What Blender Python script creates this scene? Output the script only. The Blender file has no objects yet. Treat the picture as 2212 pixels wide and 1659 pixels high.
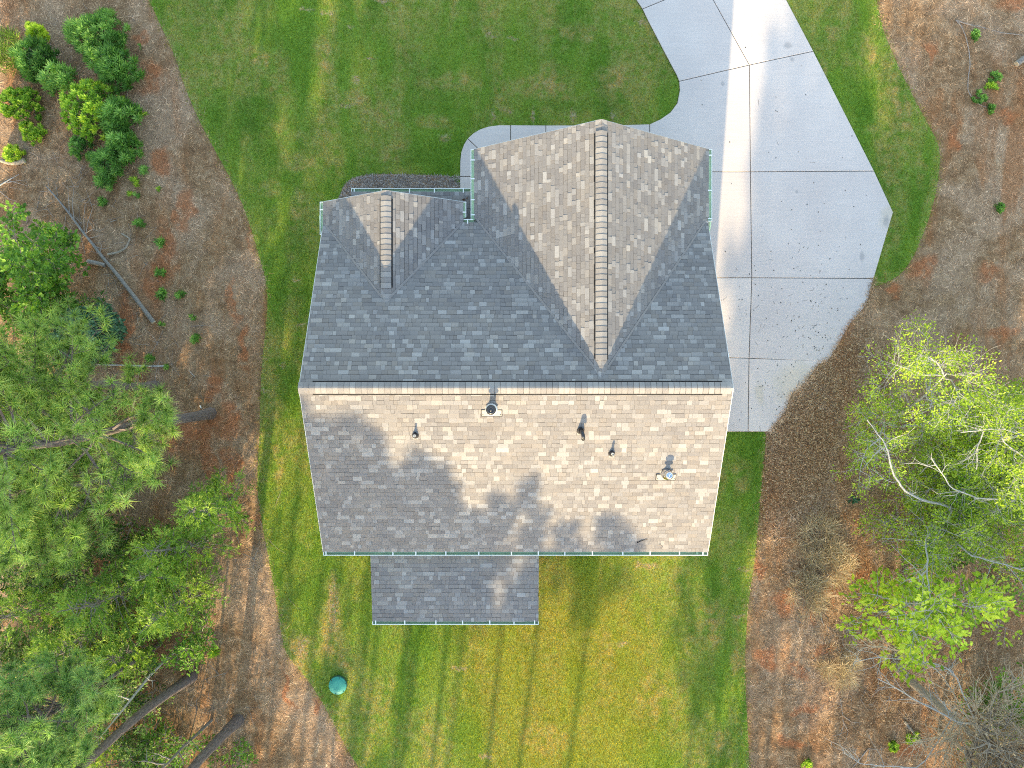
import bpy, math, random
import numpy as np

S = bpy.context.scene
C = S.collection
PI = math.pi

# ------------------------------------------------------------------ camera, sky, sun, exposure
HC = 25.5                       # drone height above the ground
F = 1534.0                      # focal length in units of a 2212-wide picture
cam = bpy.data.cameras.new('camera')
cam.sensor_width = 36.0
cam.lens = 36.0 * F / 2212.0
cam.clip_end = 2000.0
cam_o = bpy.data.objects.new('camera', cam)
cam_o.location = (0, 0, HC)
C.objects.link(cam_o)
S.camera = cam_o

SUN_EL = math.radians(19.2)
SUN_DX = 0.118                  # eastward drift of the light per metre of its way north
W = bpy.data.worlds.new('World')
S.world = W
W.use_nodes = True
wn = W.node_tree.nodes
wl = W.node_tree.links
bg = wn['Background']
sky = wn.new('ShaderNodeTexSky')
sky.sky_type = 'NISHITA'
sky.sun_disc = False
sky.sun_elevation = SUN_EL
sky.sun_rotation = math.atan2(-SUN_DX, -1.0)
sky.air_density = 1.5
sky.dust_density = 1.0
sky.ozone_density = 0.9
wl.new(sky.outputs[0], bg.inputs[0])
bg.inputs[1].default_value = 0.15

sun = bpy.data.lights.new('sun', 'SUN')
sun.energy = 3.0
sun.angle = math.radians(0.55)
sun.color = (1.0, 0.80, 0.47)
sun_o = bpy.data.objects.new('sun', sun)
C.objects.link(sun_o)
from mathutils import Vector, Matrix
ld = Vector((SUN_DX, 1.0, -math.tan(SUN_EL) * math.hypot(1, SUN_DX))).normalized()
sun_o.rotation_euler = ld.to_track_quat('-Z', 'Y').to_euler()
sun_o.location = (-5, -40, 40)

S.view_settings.view_transform = 'Standard'
S.view_settings.look = 'None'
S.view_settings.exposure = 1.82
S.view_settings.gamma = 1.0
S.view_settings.use_curve_mapping = False
S.render.engine = 'CYCLES'
S.cycles.use_denoising = False
S.cycles.filter_width = 1.05
S.cycles.max_bounces = 6
S.cycles.diffuse_bounces = 3
S.cycles.transmission_bounces = 4
S.cycles.transparent_max_bounces = 4

# ------------------------------------------------------------------ helpers
def P(vx, vy, z=0.0):
    d = (HC - z) / F
    return ((vx - 1106.0) * d, (829.5 - vy) * d, z)

def PXY(pts, z=0.0):
    return np.array([P(x, y, z)[:2] for x, y in pts])

class Geo:
    """collects verts / faces / a per-vertex tint, then becomes ONE mesh"""
    def __init__(self):
        self.v = []; self.f = {}; self.t = []; self.n = 0
    def add(self, V, Fc, tint=0.5):
        V = np.asarray(V, dtype=np.float64).reshape(-1, 3)
        if not isinstance(Fc, np.ndarray):
            ks = {}
            for q in Fc:
                ks.setdefault(len(q), []).append(q)
            Fl = [np.array(a, dtype=np.int64) for a in ks.values()]
        else:
            Fl = [Fc]
        for a in Fl:
            self.f.setdefault(a.shape[1], []).append(a + self.n)
        self.v.append(V)
        t = np.asarray(tint, dtype=np.float64)
        self.t.append(np.full(len(V), float(t)) if t.ndim == 0 else t)
        self.n += len(V)
        return self
    def mesh(self, name, mat=None, smooth=False):
        me = bpy.data.meshes.new(name)
        V = np.concatenate(self.v); T = np.concatenate(self.t)
        idx, starts, pos = [], [], 0
        for k, l in self.f.items():
            a = np.concatenate(l)
            idx.append(a.ravel())
            starts.append(pos + np.arange(len(a)) * k)
            pos += a.size
        idx = np.concatenate(idx); starts = np.concatenate(starts)
        me.vertices.add(len(V)); me.vertices.foreach_set('co', V.ravel().astype(np.float32))
        me.loops.add(len(idx)); me.loops.foreach_set('vertex_index', idx.astype(np.int32))
        me.polygons.add(len(starts)); me.polygons.foreach_set('loop_start', starts.astype(np.int32))
        me.update(calc_edges=True)
        a = me.attributes.new('tint', 'FLOAT', 'POINT')
        a.data.foreach_set('value', T.astype(np.float32))
        me.polygons.foreach_set('use_smooth', np.full(len(starts), bool(smooth), dtype=bool))
        if mat is not None:
            me.materials.append(mat)
        return me
    def build(self, name, mat, parent=None, smooth=False, loc=None):
        return link(name, self.mesh(name, mat, smooth), parent, loc)

def link(name, me, parent=None, loc=None, rot=None, matrix=None):
    o = bpy.data.objects.new(name, me)
    C.objects.link(o)
    if parent is not None:
        o.parent = parent
    if matrix is not None:
        o.matrix_local = matrix
    if loc is not None:
        o.location = loc
    if rot is not None:
        o.rotation_euler = rot
    return o

def tag(o, label=None, cat=None, group=None, kind=None):
    if label: o['label'] = label
    if cat: o['category'] = cat
    if group: o['group'] = group
    if kind: o['kind'] = kind
    return o

def thing(name, label, cat, loc=(0, 0, 0), rz=0.0, group=None):
    o = link(name, None, None, loc, (0, 0, rz))
    o.empty_display_size = 0.3
    return tag(o, label, cat, group)

def copy_tree(o, parent=None):
    c = o.copy(); C.objects.link(c)
    if parent is not None: c.parent = parent
    for ch in o.children: copy_tree(ch, c)
    return c

BOXF = [(0, 3, 2, 1), (4, 5, 6, 7), (0, 1, 5, 4), (1, 2, 6, 5), (2, 3, 7, 6), (3, 0, 4, 7)]
def box(g, x0, x1, y0, y1, z0, z1, t=0.5):
    g.add([(x0, y0, z0), (x1, y0, z0), (x1, y1, z0), (x0, y1, z0),
           (x0, y0, z1), (x1, y0, z1), (x1, y1, z1), (x0, y1, z1)], BOXF, t)
    return g

def prism(g, poly, z0, z1, t=0.5):
    n = len(poly)
    V = [(x, y, z0) for x, y in poly] + [(x, y, z1) for x, y in poly]
    a = sum(poly[i][0] * poly[(i + 1) % n][1] - poly[(i + 1) % n][0] * poly[i][1] for i in range(n))
    top = tuple(range(n, 2 * n)); bot = tuple(range(n - 1, -1, -1))
    fs = [top, bot] + [(i, (i + 1) % n, n + (i + 1) % n, n + i) for i in range(n)]
    if a < 0: fs = [tuple(reversed(f)) for f in fs]
    g.add(V, fs, t)
    return g

def frames(pts):
    pts = np.asarray(pts, float)
    d = np.gradient(pts, axis=0)
    d /= np.linalg.norm(d, axis=1)[:, None] + 1e-9
    ref = np.where(np.abs(d[:, 2:3]) > 0.9, np.array([[1., 0, 0]]), np.array([[0, 0, 1.]]))
    u = np.cross(d, ref); u /= np.linalg.norm(u, axis=1)[:, None] + 1e-9
    w = np.cross(d, u)
    return d, u, w

def tube(g, pts, rad, n=6, t=0.5, cap=True):
    pts = np.asarray(pts, float)
    if len(pts) < 2: return g
    rad = np.broadcast_to(np.asarray(rad, float), (len(pts),))
    d, u, w = frames(pts)
    for i in range(1, len(pts)):            # keep the frame from flipping
        if np.dot(u[i], u[i - 1]) < 0:
            u[i] *= -1; w[i] *= -1
    a = np.arange(n) * 2 * PI / n
    V = pts[:, None, :] + rad[:, None, None] * (np.cos(a)[None, :, None] * u[:, None, :] + np.sin(a)[None, :, None] * w[:, None, :])
    m = len(pts)
    i = np.arange(m - 1)[:, None] * n; j = np.arange(n)[None, :]; j2 = (j + 1) % n
    Q = np.stack([i + j, i + j2, i + n + j2, i + n + j], -1).reshape(-1, 4)
    g.add(V.reshape(-1, 3), Q, t)
    if cap:
        g.add(V[0], [tuple(range(n))], t); g.add(V[-1], [tuple(range(n - 1, -1, -1))], t)
    return g

def lathe(g, prof, c=(0, 0, 0), n=20, t=0.5):
    """prof: (radius, z) from bottom to top"""
    a = np.arange(n) * 2 * PI / n
    V = np.array([[(c[0] + r * math.cos(q), c[1] + r * math.sin(q), c[2] + z) for q in a] for r, z in prof])
    m = len(prof)
    i = np.arange(m - 1)[:, None] * n; j = np.arange(n)[None, :]; j2 = (j + 1) % n
    Q = np.stack([i + j, i + j2, i + n + j2, i + n + j], -1).reshape(-1, 4)
    g.add(V.reshape(-1, 3), Q, t)
    return g

def inside(pts, poly):
    x, y = pts[:, 0], pts[:, 1]
    r = np.zeros(len(pts), bool)
    n = len(poly)
    for i in range(n):
        x1, y1 = poly[i]; x2, y2 = poly[(i + 1) % n]
        if y1 == y2: continue
        c = ((y1 > y) != (y2 > y)) & (x < (x2 - x1) * (y - y1) / (y2 - y1) + x1)
        r ^= c
    return r

def smooth_poly(poly, it=2):
    p = np.asarray(poly, float)
    for _ in range(it):
        q = np.roll(p, -1, axis=0)
        p = np.stack([0.75 * p + 0.25 * q, 0.25 * p + 0.75 * q], 1).reshape(-1, 2)
    return p

# ------------------------------------------------------------------ materials
class NT:
    def __init__(self, name):
        self.m = bpy.data.materials.new(name); self.m.use_nodes = True
        self.n = self.m.node_tree.nodes; self.l = self.m.node_tree.links
        self.b = self.n['Principled BSDF']; self.out = self.n['Material Output']
        self._pos = None
    def new(self, t, **k):
        o = self.n.new(t)
        for a, b in k.items(): setattr(o, a, b)
        return o
    def put(self, sock, v):
        if hasattr(v, 'is_output') or isinstance(v, bpy.types.NodeSocket): self.l.new(v, sock)
        elif isinstance(v, (tuple, list)) and len(v) == 3 and sock.type == 'RGBA': sock.default_value = (*v, 1)
        else: sock.default_value = v
    @property
    def pos(self):
        if self._pos is None: self._pos = self.new('ShaderNodeNewGeometry').outputs['Position']
        return self._pos
    def objc(self):
        return self.new('ShaderNodeTexCoord').outputs['Object']
    def tint(self):
        return self.new('ShaderNodeAttribute', attribute_name='tint').outputs['Fac']
    def mapping(self, v, scale=(1, 1, 1), rz=0.0, loc=(0, 0, 0)):
        m = self.new('ShaderNodeMapping'); self.l.new(v, m.inputs[0])
        m.inputs['Scale'].default_value = scale; m.inputs['Rotation'].default_value = (0, 0, rz); m.inputs['Location'].default_value = loc
        return m.outputs[0]
    def noise(self, v, scale, detail=3.0, rough=0.55, dist=0.0):
        n = self.new('ShaderNodeTexNoise'); self.l.new(v, n.inputs['Vector'])
        n.inputs['Scale'].default_value = scale; n.inputs['Detail'].default_value = detail
        n.inputs['Roughness'].default_value = rough; n.inputs['Distortion'].default_value = dist
        return n.outputs['Fac']
    def ramp(self, v, stops):
        r = self.new('ShaderNodeValToRGB'); self.l.new(v, r.inputs[0])
        e = r.color_ramp.elements
        while len(e) < len(stops): e.new(0.5)
        for q, (p, c) in zip(e, stops):
            q.position = p; q.color = (*c, 1) if len(c) == 3 else c
        return r.outputs[0]
    def step(self, v, a, b):
        m = self.new('ShaderNodeMapRange', clamp=True); m.interpolation_type = 'SMOOTHSTEP'
        self.l.new(v, m.inputs[0]); m.inputs[1].default_value = a; m.inputs[2].default_value = b
        return m.outputs[0]
    def math(self, op, a, b=0.0, clamp=False):
        m = self.new('ShaderNodeMath', operation=op, use_clamp=clamp)
        self.put(m.inputs[0], a); self.put(m.inputs[1], b)
        return m.outputs[0]
    def mix(self, f, a, b, blend='MIX'):
        m = self.new('ShaderNodeMix', data_type='RGBA', blend_type=blend)
        self.put(m.inputs[0], f); self.put(m.inputs[6], a); self.put(m.inputs[7], b)
        return m.outputs[2]
    def spots(self, spots, warp=0.35, wscale=1.6):
        """soft-edged ellipses at real places on the ground, edges broken up by noise"""
        nn = self.new('ShaderNodeTexNoise'); self.l.new(self.pos, nn.inputs['Vector'])
        nn.inputs['Scale'].default_value = wscale; nn.inputs['Detail'].default_value = 4.0
        v = self.new('ShaderNodeVectorMath', operation='MULTIPLY_ADD')
        self.l.new(nn.outputs['Color'], v.inputs[0]); v.inputs[1].default_value = (warp, warp, 0); self.l.new(self.pos, v.inputs[2])
        acc = None
        for (x, y, rx, ry) in spots:
            s = self.new('ShaderNodeVectorMath', operation='SUBTRACT'); self.l.new(v.outputs[0], s.inputs[0])
            s.inputs[1].default_value = (x + warp / 2, y + warp / 2, 0)
            k = self.new('ShaderNodeVectorMath', operation='MULTIPLY'); self.l.new(s.outputs[0], k.inputs[0]); k.inputs[1].default_value = (1 / rx, 1 / ry, 0)
            ln = self.new('ShaderNodeVectorMath', operation='LENGTH'); self.l.new(k.outputs[0], ln.inputs[0])
            acc = ln.outputs['Value'] if acc is None else self.math('MINIMUM', acc, ln.outputs['Value'])
        m = self.new('ShaderNodeMapRange', clamp=True); m.interpolation_type = 'SMOOTHSTEP'
        self.l.new(acc, m.inputs[0]); m.inputs[1].default_value = 1.25; m.inputs[2].default_value = 0.45
        return m.outputs[0]
    def bump(self, h, strength=0.4, dist=0.02):
        b = self.new('ShaderNodeBump'); self.l.new(h, b.inputs['Height'])
        b.inputs['Strength'].default_value = strength; b.inputs['Distance'].default_value = dist
        self.l.new(b.outputs[0], self.b.inputs['Normal'])
    def done(self, color, rough=0.8, spec=0.3, metal=0.0, transl=None, tcol=None):
        self.put(self.b.inputs['Base Color'], color)
        self.put(self.b.inputs['Roughness'], rough)
        self.b.inputs['Specular IOR Level'].default_value = spec
        self.b.inputs['Metallic'].default_value = metal
        if transl:
            t = self.new('ShaderNodeBsdfTranslucent'); self.put(t.inputs[0], tcol if tcol is not None else color)
            mx = self.new('ShaderNodeMixShader'); mx.inputs[0].default_value = transl
            self.l.new(self.b.outputs[0], mx.inputs[1]); self.l.new(t.outputs[0], mx.inputs[2])
            self.l.new(mx.outputs[0], self.out.inputs['Surface'])
        return self.m

def plain(name, col, rough=0.6, spec=0.3, metal=0.0, var=0.25, scale=9.0):
    k = NT(name)
    n = k.noise(k.objc(), scale, 4.0)
    c = k.ramp(n, [(0.25, tuple(x * (1 - var) for x in col)), (0.75, tuple(min(1, x * (1 + var)) for x in col))])
    return k.done(c, rough, spec, metal)

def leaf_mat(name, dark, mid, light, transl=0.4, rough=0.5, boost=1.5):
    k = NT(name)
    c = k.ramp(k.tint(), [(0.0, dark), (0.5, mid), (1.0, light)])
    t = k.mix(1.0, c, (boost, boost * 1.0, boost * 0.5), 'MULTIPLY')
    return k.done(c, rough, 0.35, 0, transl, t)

def bark_mat(name, a, b, scale=(9, 9, 2.2)):
    k = NT(name)
    o = k.objc()
    n = k.noise(k.mapping(o, scale), 3.0, 6.0, 0.7)
    c = k.ramp(n, [(0.3, a), (0.68, b)])
    k.bump(n, 0.8, 0.03)
    return k.done(c, 0.9, 0.15)

# --- ground layout in metres (read off the picture, laid on the ground plane)
LAWN_PX = [(200, -240), (300, -50), (322, 0), (350, 60), (378, 120), (400, 190), (430, 260), (462, 320), (490, 370), (520, 430), (545, 500), (562, 560),
           (576, 610), (579, 660), (573, 720), (566, 790), (563, 850), (562, 920), (557, 1000), (556, 1060), (566, 1130), (578, 1194), (594, 1278),
           (611, 1390), (622, 1417), (647, 1445), (675, 1482), (692, 1510), (704, 1530), (740, 1600), (775, 1659), (810, 1720), (830, 1800),
           (1617, 1800), (1618, 1720), (1617, 1620), (1614, 1560), (1610, 1480), (1609, 1400), (1614, 1330), (1622, 1260), (1633, 1190), (1640, 1100),
           (1648, 1020), (1655, 940), (1650, 915), (1670, 860), (1740, 740), (1830, 650), (1870, 622), (1905, 614), (1935, 600), (1958, 578), (1977, 545),
           (2001, 490), (2021, 420), (2031, 350), (2027, 310), (2005, 270), (1975, 215), (1950, 165), (1925, 110), (1905, 60), (1893, 0), (1880, -60), (1850, -240)]
LAWN = PXY(LAWN_PX)
DRIVE_PX = {
 'a0': [(1387, 21), (1521, -34), (1420, -215), (1260, -215), (1340, -60), (1373, 0)],
 'a1': [(1387, 21), (1400, 48), (1425, 96), (1448, 140), (1460, 162), (1466, 177), (1618, 141.5), (1539, 0), (1521, -34)],
 'b0': [(1521, -34), (1539, 0), (1618, 141.5), (1756, 112), (1697, 0), (1585, -215), (1420, -215)],
 'c0': [(1466, 177), (1467.5, 196), (1462, 224), (1447, 244), (1425, 259), (1403, 269), (1403, 372), (1620, 372), (1618, 141.5)],
 'c1': [(1618, 141.5), (1620, 372), (1887, 370.5), (1756, 112)],
 'd0': [(1466, 372), (1620, 372), (1623, 600.5), (1466, 600.5)],
 'd1': [(1620, 372), (1887, 370.5), (1928, 459), (1886, 602), (1623, 600.5)],
 'e0': [(1466, 600.5), (1623, 600.5), (1617, 774), (1466, 770)],
 'e1': [(1623, 600.5), (1886, 602), (1877, 640), (1869, 660), (1836, 700), (1815, 735), (1798, 766), (1785, 782), (1617, 774)],
 'f0': [(1466, 770), (1617, 774), (1615, 932.5), (1466, 932.5)],
 'f1': [(1617, 774), (1785, 782), (1768, 787), (1740, 826), (1709, 852), (1696, 888), (1664, 932.5), (1615, 932.5)],
}
WALK_PX = {
 'w0': [(1403, 269), (1330, 271), (1330, 336), (1403, 336)],
 'w1': [(1330, 271), (1255, 271.5), (1255, 336), (1330, 336)],
 'w2': [(1255, 271.5), (1179, 271.5), (1179, 336), (1255, 336)],
 'w3': [(1179, 271.5), (1103, 271), (1103, 336), (1179, 336)],
 'w4': [(1103, 271), (1078, 271), (1055, 274), (1037, 280), (1022, 289), (1010, 300), (1052, 340), (1066, 336), (1103, 336)],
 'w5': [(1010, 300), (1002, 313), (996, 330), (994, 350), (993.5, 382.5), (1050, 382.5), (1050, 350), (1052, 340)],
 'w6': [(993.5, 382.5), (993.5, 455), (1050, 455), (1050, 382.5)],
}
BED = PXY([(737, 470), (732, 440), (734, 424), (741, 406), (752, 392), (770, 382), (800, 378), (832, 376), (900, 378), (993, 381), (993, 470)])
DRIVE = {k: PXY(v) for k, v in DRIVE_PX.items()}
WALK = {k: PXY(v) for k, v in WALK_PX.items()}
HARD = list(DRIVE.values()) + list(WALK.values())

def px_spots(l, z=0.0):
    out = []
    for (x, y, rx, ry) in l:
        p = P(x, y, z); out.append((p[0], p[1], rx * HC / F, ry * HC / F))
    return out
CLAY = px_spots([(325, 170, 32, 34), (300, 95, 20, 18), (170, 65, 22, 14), (345, 345, 30, 26), (360, 545, 26, 70), (335, 610, 22, 60), (395, 455, 18, 50),
                 (270, 690, 22, 55), (268, 760, 22, 40), (420, 930, 70, 55), (455, 985, 26, 40), (500, 1010, 16, 60), (500, 900, 25, 40), (465, 830, 24, 30),
                 (540, 470, 8, 60), (500, 650, 14, 60), (530, 760, 14, 60), (580, 1110, 24, 24), (690, 1530, 14, 24), (620, 1490, 10, 50), (440, 1010, 18, 30),
                 (2185, 15, 40, 20), (2010, 110, 12, 30), (2060, 300, 14, 40), (2180, 250, 30, 24), (2000, 590, 30, 40), (1930, 630, 26, 14), (2140, 590, 30, 20),
                 (1640, 1225, 12, 34), (1700, 1300, 26, 26), (1745, 1335, 22, 22), (1765, 1400, 24, 18), (1720, 1450, 26, 18), (1735, 1535, 34, 12), (1655, 1420, 18, 24),
                 (1800, 1290, 20, 20), (1860, 1245, 24, 16), (1705, 1600, 24, 20), (2160, 720, 40, 16), (1960, 1620, 40, 22), (2000, 1120, 40, 20)])
PALE = px_spots([(664, 18, 18, 5), (706, 28, 16, 4), (756, 58, 10, 4), (826, 0, 20, 5), (1063, 76, 18, 5), (1108, 84, 12, 5), (799, 129, 14, 4), (752, 228, 14, 6), (770, 172, 10, 8),
                 (1094, 240, 16, 5), (960, 296, 16, 11), (1065, 250, 5, 18), (1152, 250, 5, 18), (1238, 250, 6, 20), (1323, 250, 6, 16), (1345, 1392, 16, 7), (1402, 1222, 22, 7),
                 (992, 1442, 16, 5), (560, 605, 16, 5), (1050, 1635, 18, 8), (640, 605, 14, 4), (1605, 1232, 18, 5), (1595, 1330, 12, 5), (1385, 47, 14, 6), (720, 1300, 14, 70),
                 (846, 392, 14, 10), (1380, 1222, 8, 8), (650, 700, 10, 4), (570, 845, 14, 5), (610, 790, 8, 8), (655, 1395, 14, 30)])
DRY = px_spots([(640, 350, 45, 26), (585, 410, 26, 20), (760, 215, 40, 20), (820, 250, 40, 26), (700, 120, 26, 40), (560, 120, 20, 40), (980, 180, 60, 20), (1150, 190, 60, 24),
                (940, 265, 50, 20), (850, 330, 40, 24), (1320, 170, 40, 30), (1240, 70, 40, 24), (1800, 70, 20, 24), (1870, 110, 16, 50), (1935, 210, 12, 60), (1960, 240, 14, 40),
                (1990, 370, 12, 40), (1880, 280, 18, 14), (1770, 170, 14, 40), (1550, 1340, 30, 60), (1590, 1420, 18, 40), (1560, 1600, 24, 40), (600, 1000, 14, 60), (710, 1330, 26, 90),
                (640, 1420, 20, 50), (735, 1440, 20, 30), (1600, 1030, 20, 40), (1290, 1400, 40, 50), (1180, 1600, 60, 40), (1410, 1500, 30, 60), (640, 480, 14, 30)])
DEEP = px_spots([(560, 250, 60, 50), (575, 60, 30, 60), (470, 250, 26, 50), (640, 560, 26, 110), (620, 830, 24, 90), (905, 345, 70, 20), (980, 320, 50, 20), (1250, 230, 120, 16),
                 (1850, 220, 30, 60), (1900, 400, 30, 60), (1930, 560, 30, 30), (1540, 1260, 22, 60), (1520, 1480, 26, 80), (660, 1300, 40, 90), (700, 1480, 50, 60), (640, 1200, 30, 60), (580, 330, 40, 60)])

def lawn_color(k, blades):
    p = k.pos
    n1 = k.noise(k.mapping(p, (1, 0.45, 1), math.radians(-24)), 0.55, 5.0, 0.6)
    n2 = k.noise(k.mapping(p, (1.4, 0.5, 1), math.radians(-24), (7, 3, 0)), 0.42, 6.0, 0.65, 0.6)
    n3 = k.noise(p, 3.2, 5.0, 0.65)
    base = k.ramp(n1, [(0.30, (0.110, 0.225, 0.025)), (0.5, (0.180, 0.305, 0.042)), (0.7, (0.275, 0.355, 0.070))])
    dry = k.math('ADD', k.math('MULTIPLY', k.step(n2, 0.38, 0.64), 0.66), k.math('MULTIPLY', k.spots(DRY, 0.9, 1.2), 0.55), True)
    dry = k.math('MULTIPLY', dry, k.step(n3, 0.28, 0.62))
    dry = k.math('MULTIPLY', dry, k.math('SUBTRACT', 1.0, k.math('MULTIPLY', k.spots(DEEP, 1.8, 0.7), 0.7)))
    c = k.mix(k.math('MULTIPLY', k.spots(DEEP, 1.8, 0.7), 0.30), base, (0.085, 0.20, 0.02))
    c = k.mix(dry, c, (0.43, 0.365, 0.165))
    c = k.mix(k.math('MULTIPLY', k.spots(px_spots([(1230, 1480, 270, 300)]), 1.5, 0.6), 0.5), c, (0.36, 0.33, 0.040))  # yellower turf that also paints in the back lawn's sunlit yellow
    c = k.mix(k.math('MULTIPLY', k.math('MULTIPLY', k.spots(PALE, 0.45, 4.0), k.step(k.noise(p, 9.0, 4.0, 0.7), 0.36, 0.6)), 0.85), c, (0.46, 0.37, 0.27))
    f = k.noise(p, 26.0, 4.0, 0.75)
    c = k.mix(1.0, c, k.ramp(f, [(0.25, (0.55, 0.55, 0.55)), (0.75, (1.45, 1.45, 1.4))]), 'MULTIPLY')
    if blades:
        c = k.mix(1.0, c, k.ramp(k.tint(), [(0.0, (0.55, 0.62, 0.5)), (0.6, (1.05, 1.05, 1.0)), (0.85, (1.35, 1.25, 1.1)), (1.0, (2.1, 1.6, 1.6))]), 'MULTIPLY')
    else:
        k.bump(f, 0.9, 0.05)
    return c

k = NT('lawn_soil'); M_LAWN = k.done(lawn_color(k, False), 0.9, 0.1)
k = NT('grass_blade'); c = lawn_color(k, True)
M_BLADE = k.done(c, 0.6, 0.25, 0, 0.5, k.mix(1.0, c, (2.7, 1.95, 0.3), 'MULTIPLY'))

def litter_color(k):
    p = k.pos
    n1 = k.noise(p, 0.35, 5.0, 0.6, 0.5)
    n2 = k.noise(p, 2.2, 6.0, 0.7)
    n3 = k.noise(k.mapping(p, (1.0, 0.25, 1)), 0.7, 5.0, 0.65, 0.4)
    base = k.ramp(n2, [(0.25, (0.180, 0.096, 0.048)), (0.5, (0.375, 0.226, 0.120)), (0.75, (0.59, 0.405, 0.245))])
    base = k.mix(k.math('MULTIPLY', k.step(n1, 0.42, 0.62), 0.55), base, (0.57, 0.395, 0.265))
    base = k.mix(k.math('MULTIPLY', k.step(n3, 0.50, 0.66), 0.62), base, (0.42, 0.185, 0.075))
    clay = k.math('MULTIPLY', k.spots(CLAY, 1.5, 1.1), k.step(k.noise(p, 1.7, 6.0, 0.75), 0.30, 0.54))
    base = k.mix(k.math('MULTIPLY', clay, 0.78), base, (0.50, 0.185, 0.075))
    return base, n2
k = NT('pine_straw_ground'); c, h = litter_color(k)
f = k.noise(k.pos, 30.0, 5.0, 0.75)
c = k.mix(1.0, c, k.ramp(f, [(0.25, (0.5, 0.5, 0.5)), (0.75, (1.45, 1.45, 1.45))]), 'MULTIPLY')
k.bump(f, 1.0, 0.06)
M_GROUND = k.done(c, 0.95, 0.1)
k = NT('straw'); c, h = litter_color(k)
c = k.mix(1.0, c, k.ramp(k.tint(), [(0.0, (0.35, 0.33, 0.32)), (0.5, (1.0, 0.98, 0.95)), (0.85, (1.55, 1.6, 1.65)), (1.0, (2.3, 2.4, 2.5))]), 'MULTIPLY')
M_STRAW = k.done(c, 0.8, 0.2)
M_CHIP = leaf_mat('wood_chip', (0.10, 0.075, 0.06), (0.24, 0.195, 0.17), (0.5, 0.44, 0.40), 0.0001)
M_LEAFLIT = leaf_mat('fallen_leaf', (0.13, 0.060, 0.026), (0.30, 0.16, 0.07), (0.62, 0.44, 0.26), 0.1)

def concrete():
    k = NT('concrete'); p = k.pos
    n1 = k.noise(p, 0.5, 5.0, 0.55); n2 = k.noise(k.mapping(p, (0.6, 14, 1)), 1.6, 4.0, 0.6); n3 = k.noise(p, 45, 3.0)
    c = k.ramp(n1, [(0.3, (0.565, 0.49, 0.462)), (0.7, (0.635, 0.556, 0.520))])
    c = k.mix(1.0, c, k.ramp(n2, [(0.3, (0.95, 0.95, 0.95)), (0.7, (1.05, 1.05, 1.05))]), 'MULTIPLY')
    c = k.mix(1.0, c, k.ramp(n3, [(0.3, (0.965, 0.965, 0.965)), (0.7, (1.03, 1.03, 1.03))]), 'MULTIPLY')
    c = k.mix(1.0, c, k.ramp(k.tint(), [(0.0, (0.94, 0.94, 0.945)), (1.0, (1.05, 1.05, 1.04))]), 'MULTIPLY')
    st = k.spots(px_spots([(1730, 830, 70, 50), (1760, 880, 30, 60), (1640, 850, 12, 26), (1920, 470, 24, 24)]), 0.7, 1.8)
    c = k.mix(k.math('MULTIPLY', st, 0.38), c, (0.50, 0.42, 0.29))
    sm = k.spots(px_spots([(1912, 478, 7, 14), (1860, 555, 6, 12), (1700, 100, 10, 8), (1380 + 330, 130, 5, 5), (1560, 182, 4, 6), (1720, 415, 4, 4)]), 0.1, 6.0)
    c = k.mix(k.math('MULTIPLY', sm, 0.45), c, (0.22, 0.22, 0.23))
    k.bump(n3, 0.15, 0.004)
    return k.done(c, 0.75, 0.3)
M_CONC = concrete()
M_JOINT = plain('joint_filler', (0.05, 0.045, 0.04), 0.95, 0.1)

def shingle():
    k = NT('asphalt_shingle')
    c = k.ramp(k.tint(), [(0.0, (0.190, 0.174, 0.170)), (0.35, (0.224, 0.206, 0.198)), (0.6, (0.250, 0.230, 0.220)), (0.8, (0.318, 0.296, 0.281)), (1.0, (0.385, 0.361, 0.342))])
    n = k.noise(k.pos, 55.0, 4.0, 0.8); n2 = k.noise(k.pos, 0.9, 4.0)
    c = k.mix(1.0, c, k.ramp(n, [(0.25, (0.70, 0.70, 0.70)), (0.75, (1.30, 1.30, 1.30))]), 'MULTIPLY')
    c = k.mix(1.0, c, k.ramp(n2, [(0.3, (0.93, 0.93, 0.94)), (0.7, (1.06, 1.05, 1.03))]), 'MULTIPLY')
    ri = k.new('ShaderNodeNewGeometry').outputs['Random Per Island']
    c = k.mix(1.0, c, k.ramp(ri, [(0.0, (0.985, 0.995, 1.015)), (0.6, (1.0, 1.0, 1.0)), (1.0, (1.035, 1.0, 0.955))]), 'MULTIPLY')
    k.bump(n, 0.35, 0.006)
    return k.done(c, 0.92, 0.2)
M_SHING = shingle()
M_DECK = plain('roof_felt', (0.075, 0.070, 0.068), 0.95, 0.1)
M_BLACK = plain('black_vent_slot', (0.012, 0.012, 0.014), 0.8, 0.2)
M_GUT = plain('sage_green_gutter', (0.54, 0.74, 0.46), 0.45, 0.4, 0, 0.12, 2.0)
M_WHITE = plain('white_paint', (0.80, 0.81, 0.78), 0.5, 0.4, 0, 0.04)
M_WALL = plain('painted_siding', (0.62, 0.60, 0.55), 0.7, 0.3, 0, 0.06)
M_GLASS = plain('window_glass', (0.04, 0.05, 0.06), 0.06, 0.6, 0, 0.1)
M_RUB = plain('black_rubber_boot', (0.025, 0.025, 0.03), 0.35, 0.5)
M_PVC = plain('pale_pipe', (0.72, 0.71, 0.68), 0.5, 0.4, 0, 0.05)
M_STEEL = plain('weathered_galvanised_steel', (0.33, 0.305, 0.28), 0.6, 0.3, 0.0, 0.15)
M_BRIGHT = plain('bright_steel', (0.72, 0.73, 0.76), 0.14, 0.5, 1.0, 0.1)
M_DARKST = plain('dark_flue_steel', (0.035, 0.037, 0.045), 0.3, 0.5, 0.2, 0.2)
M_LID = plain('teal_plastic_lid', (0.045, 0.30, 0.235), 0.5, 0.4, 0, 0.12, 5.0)
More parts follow.
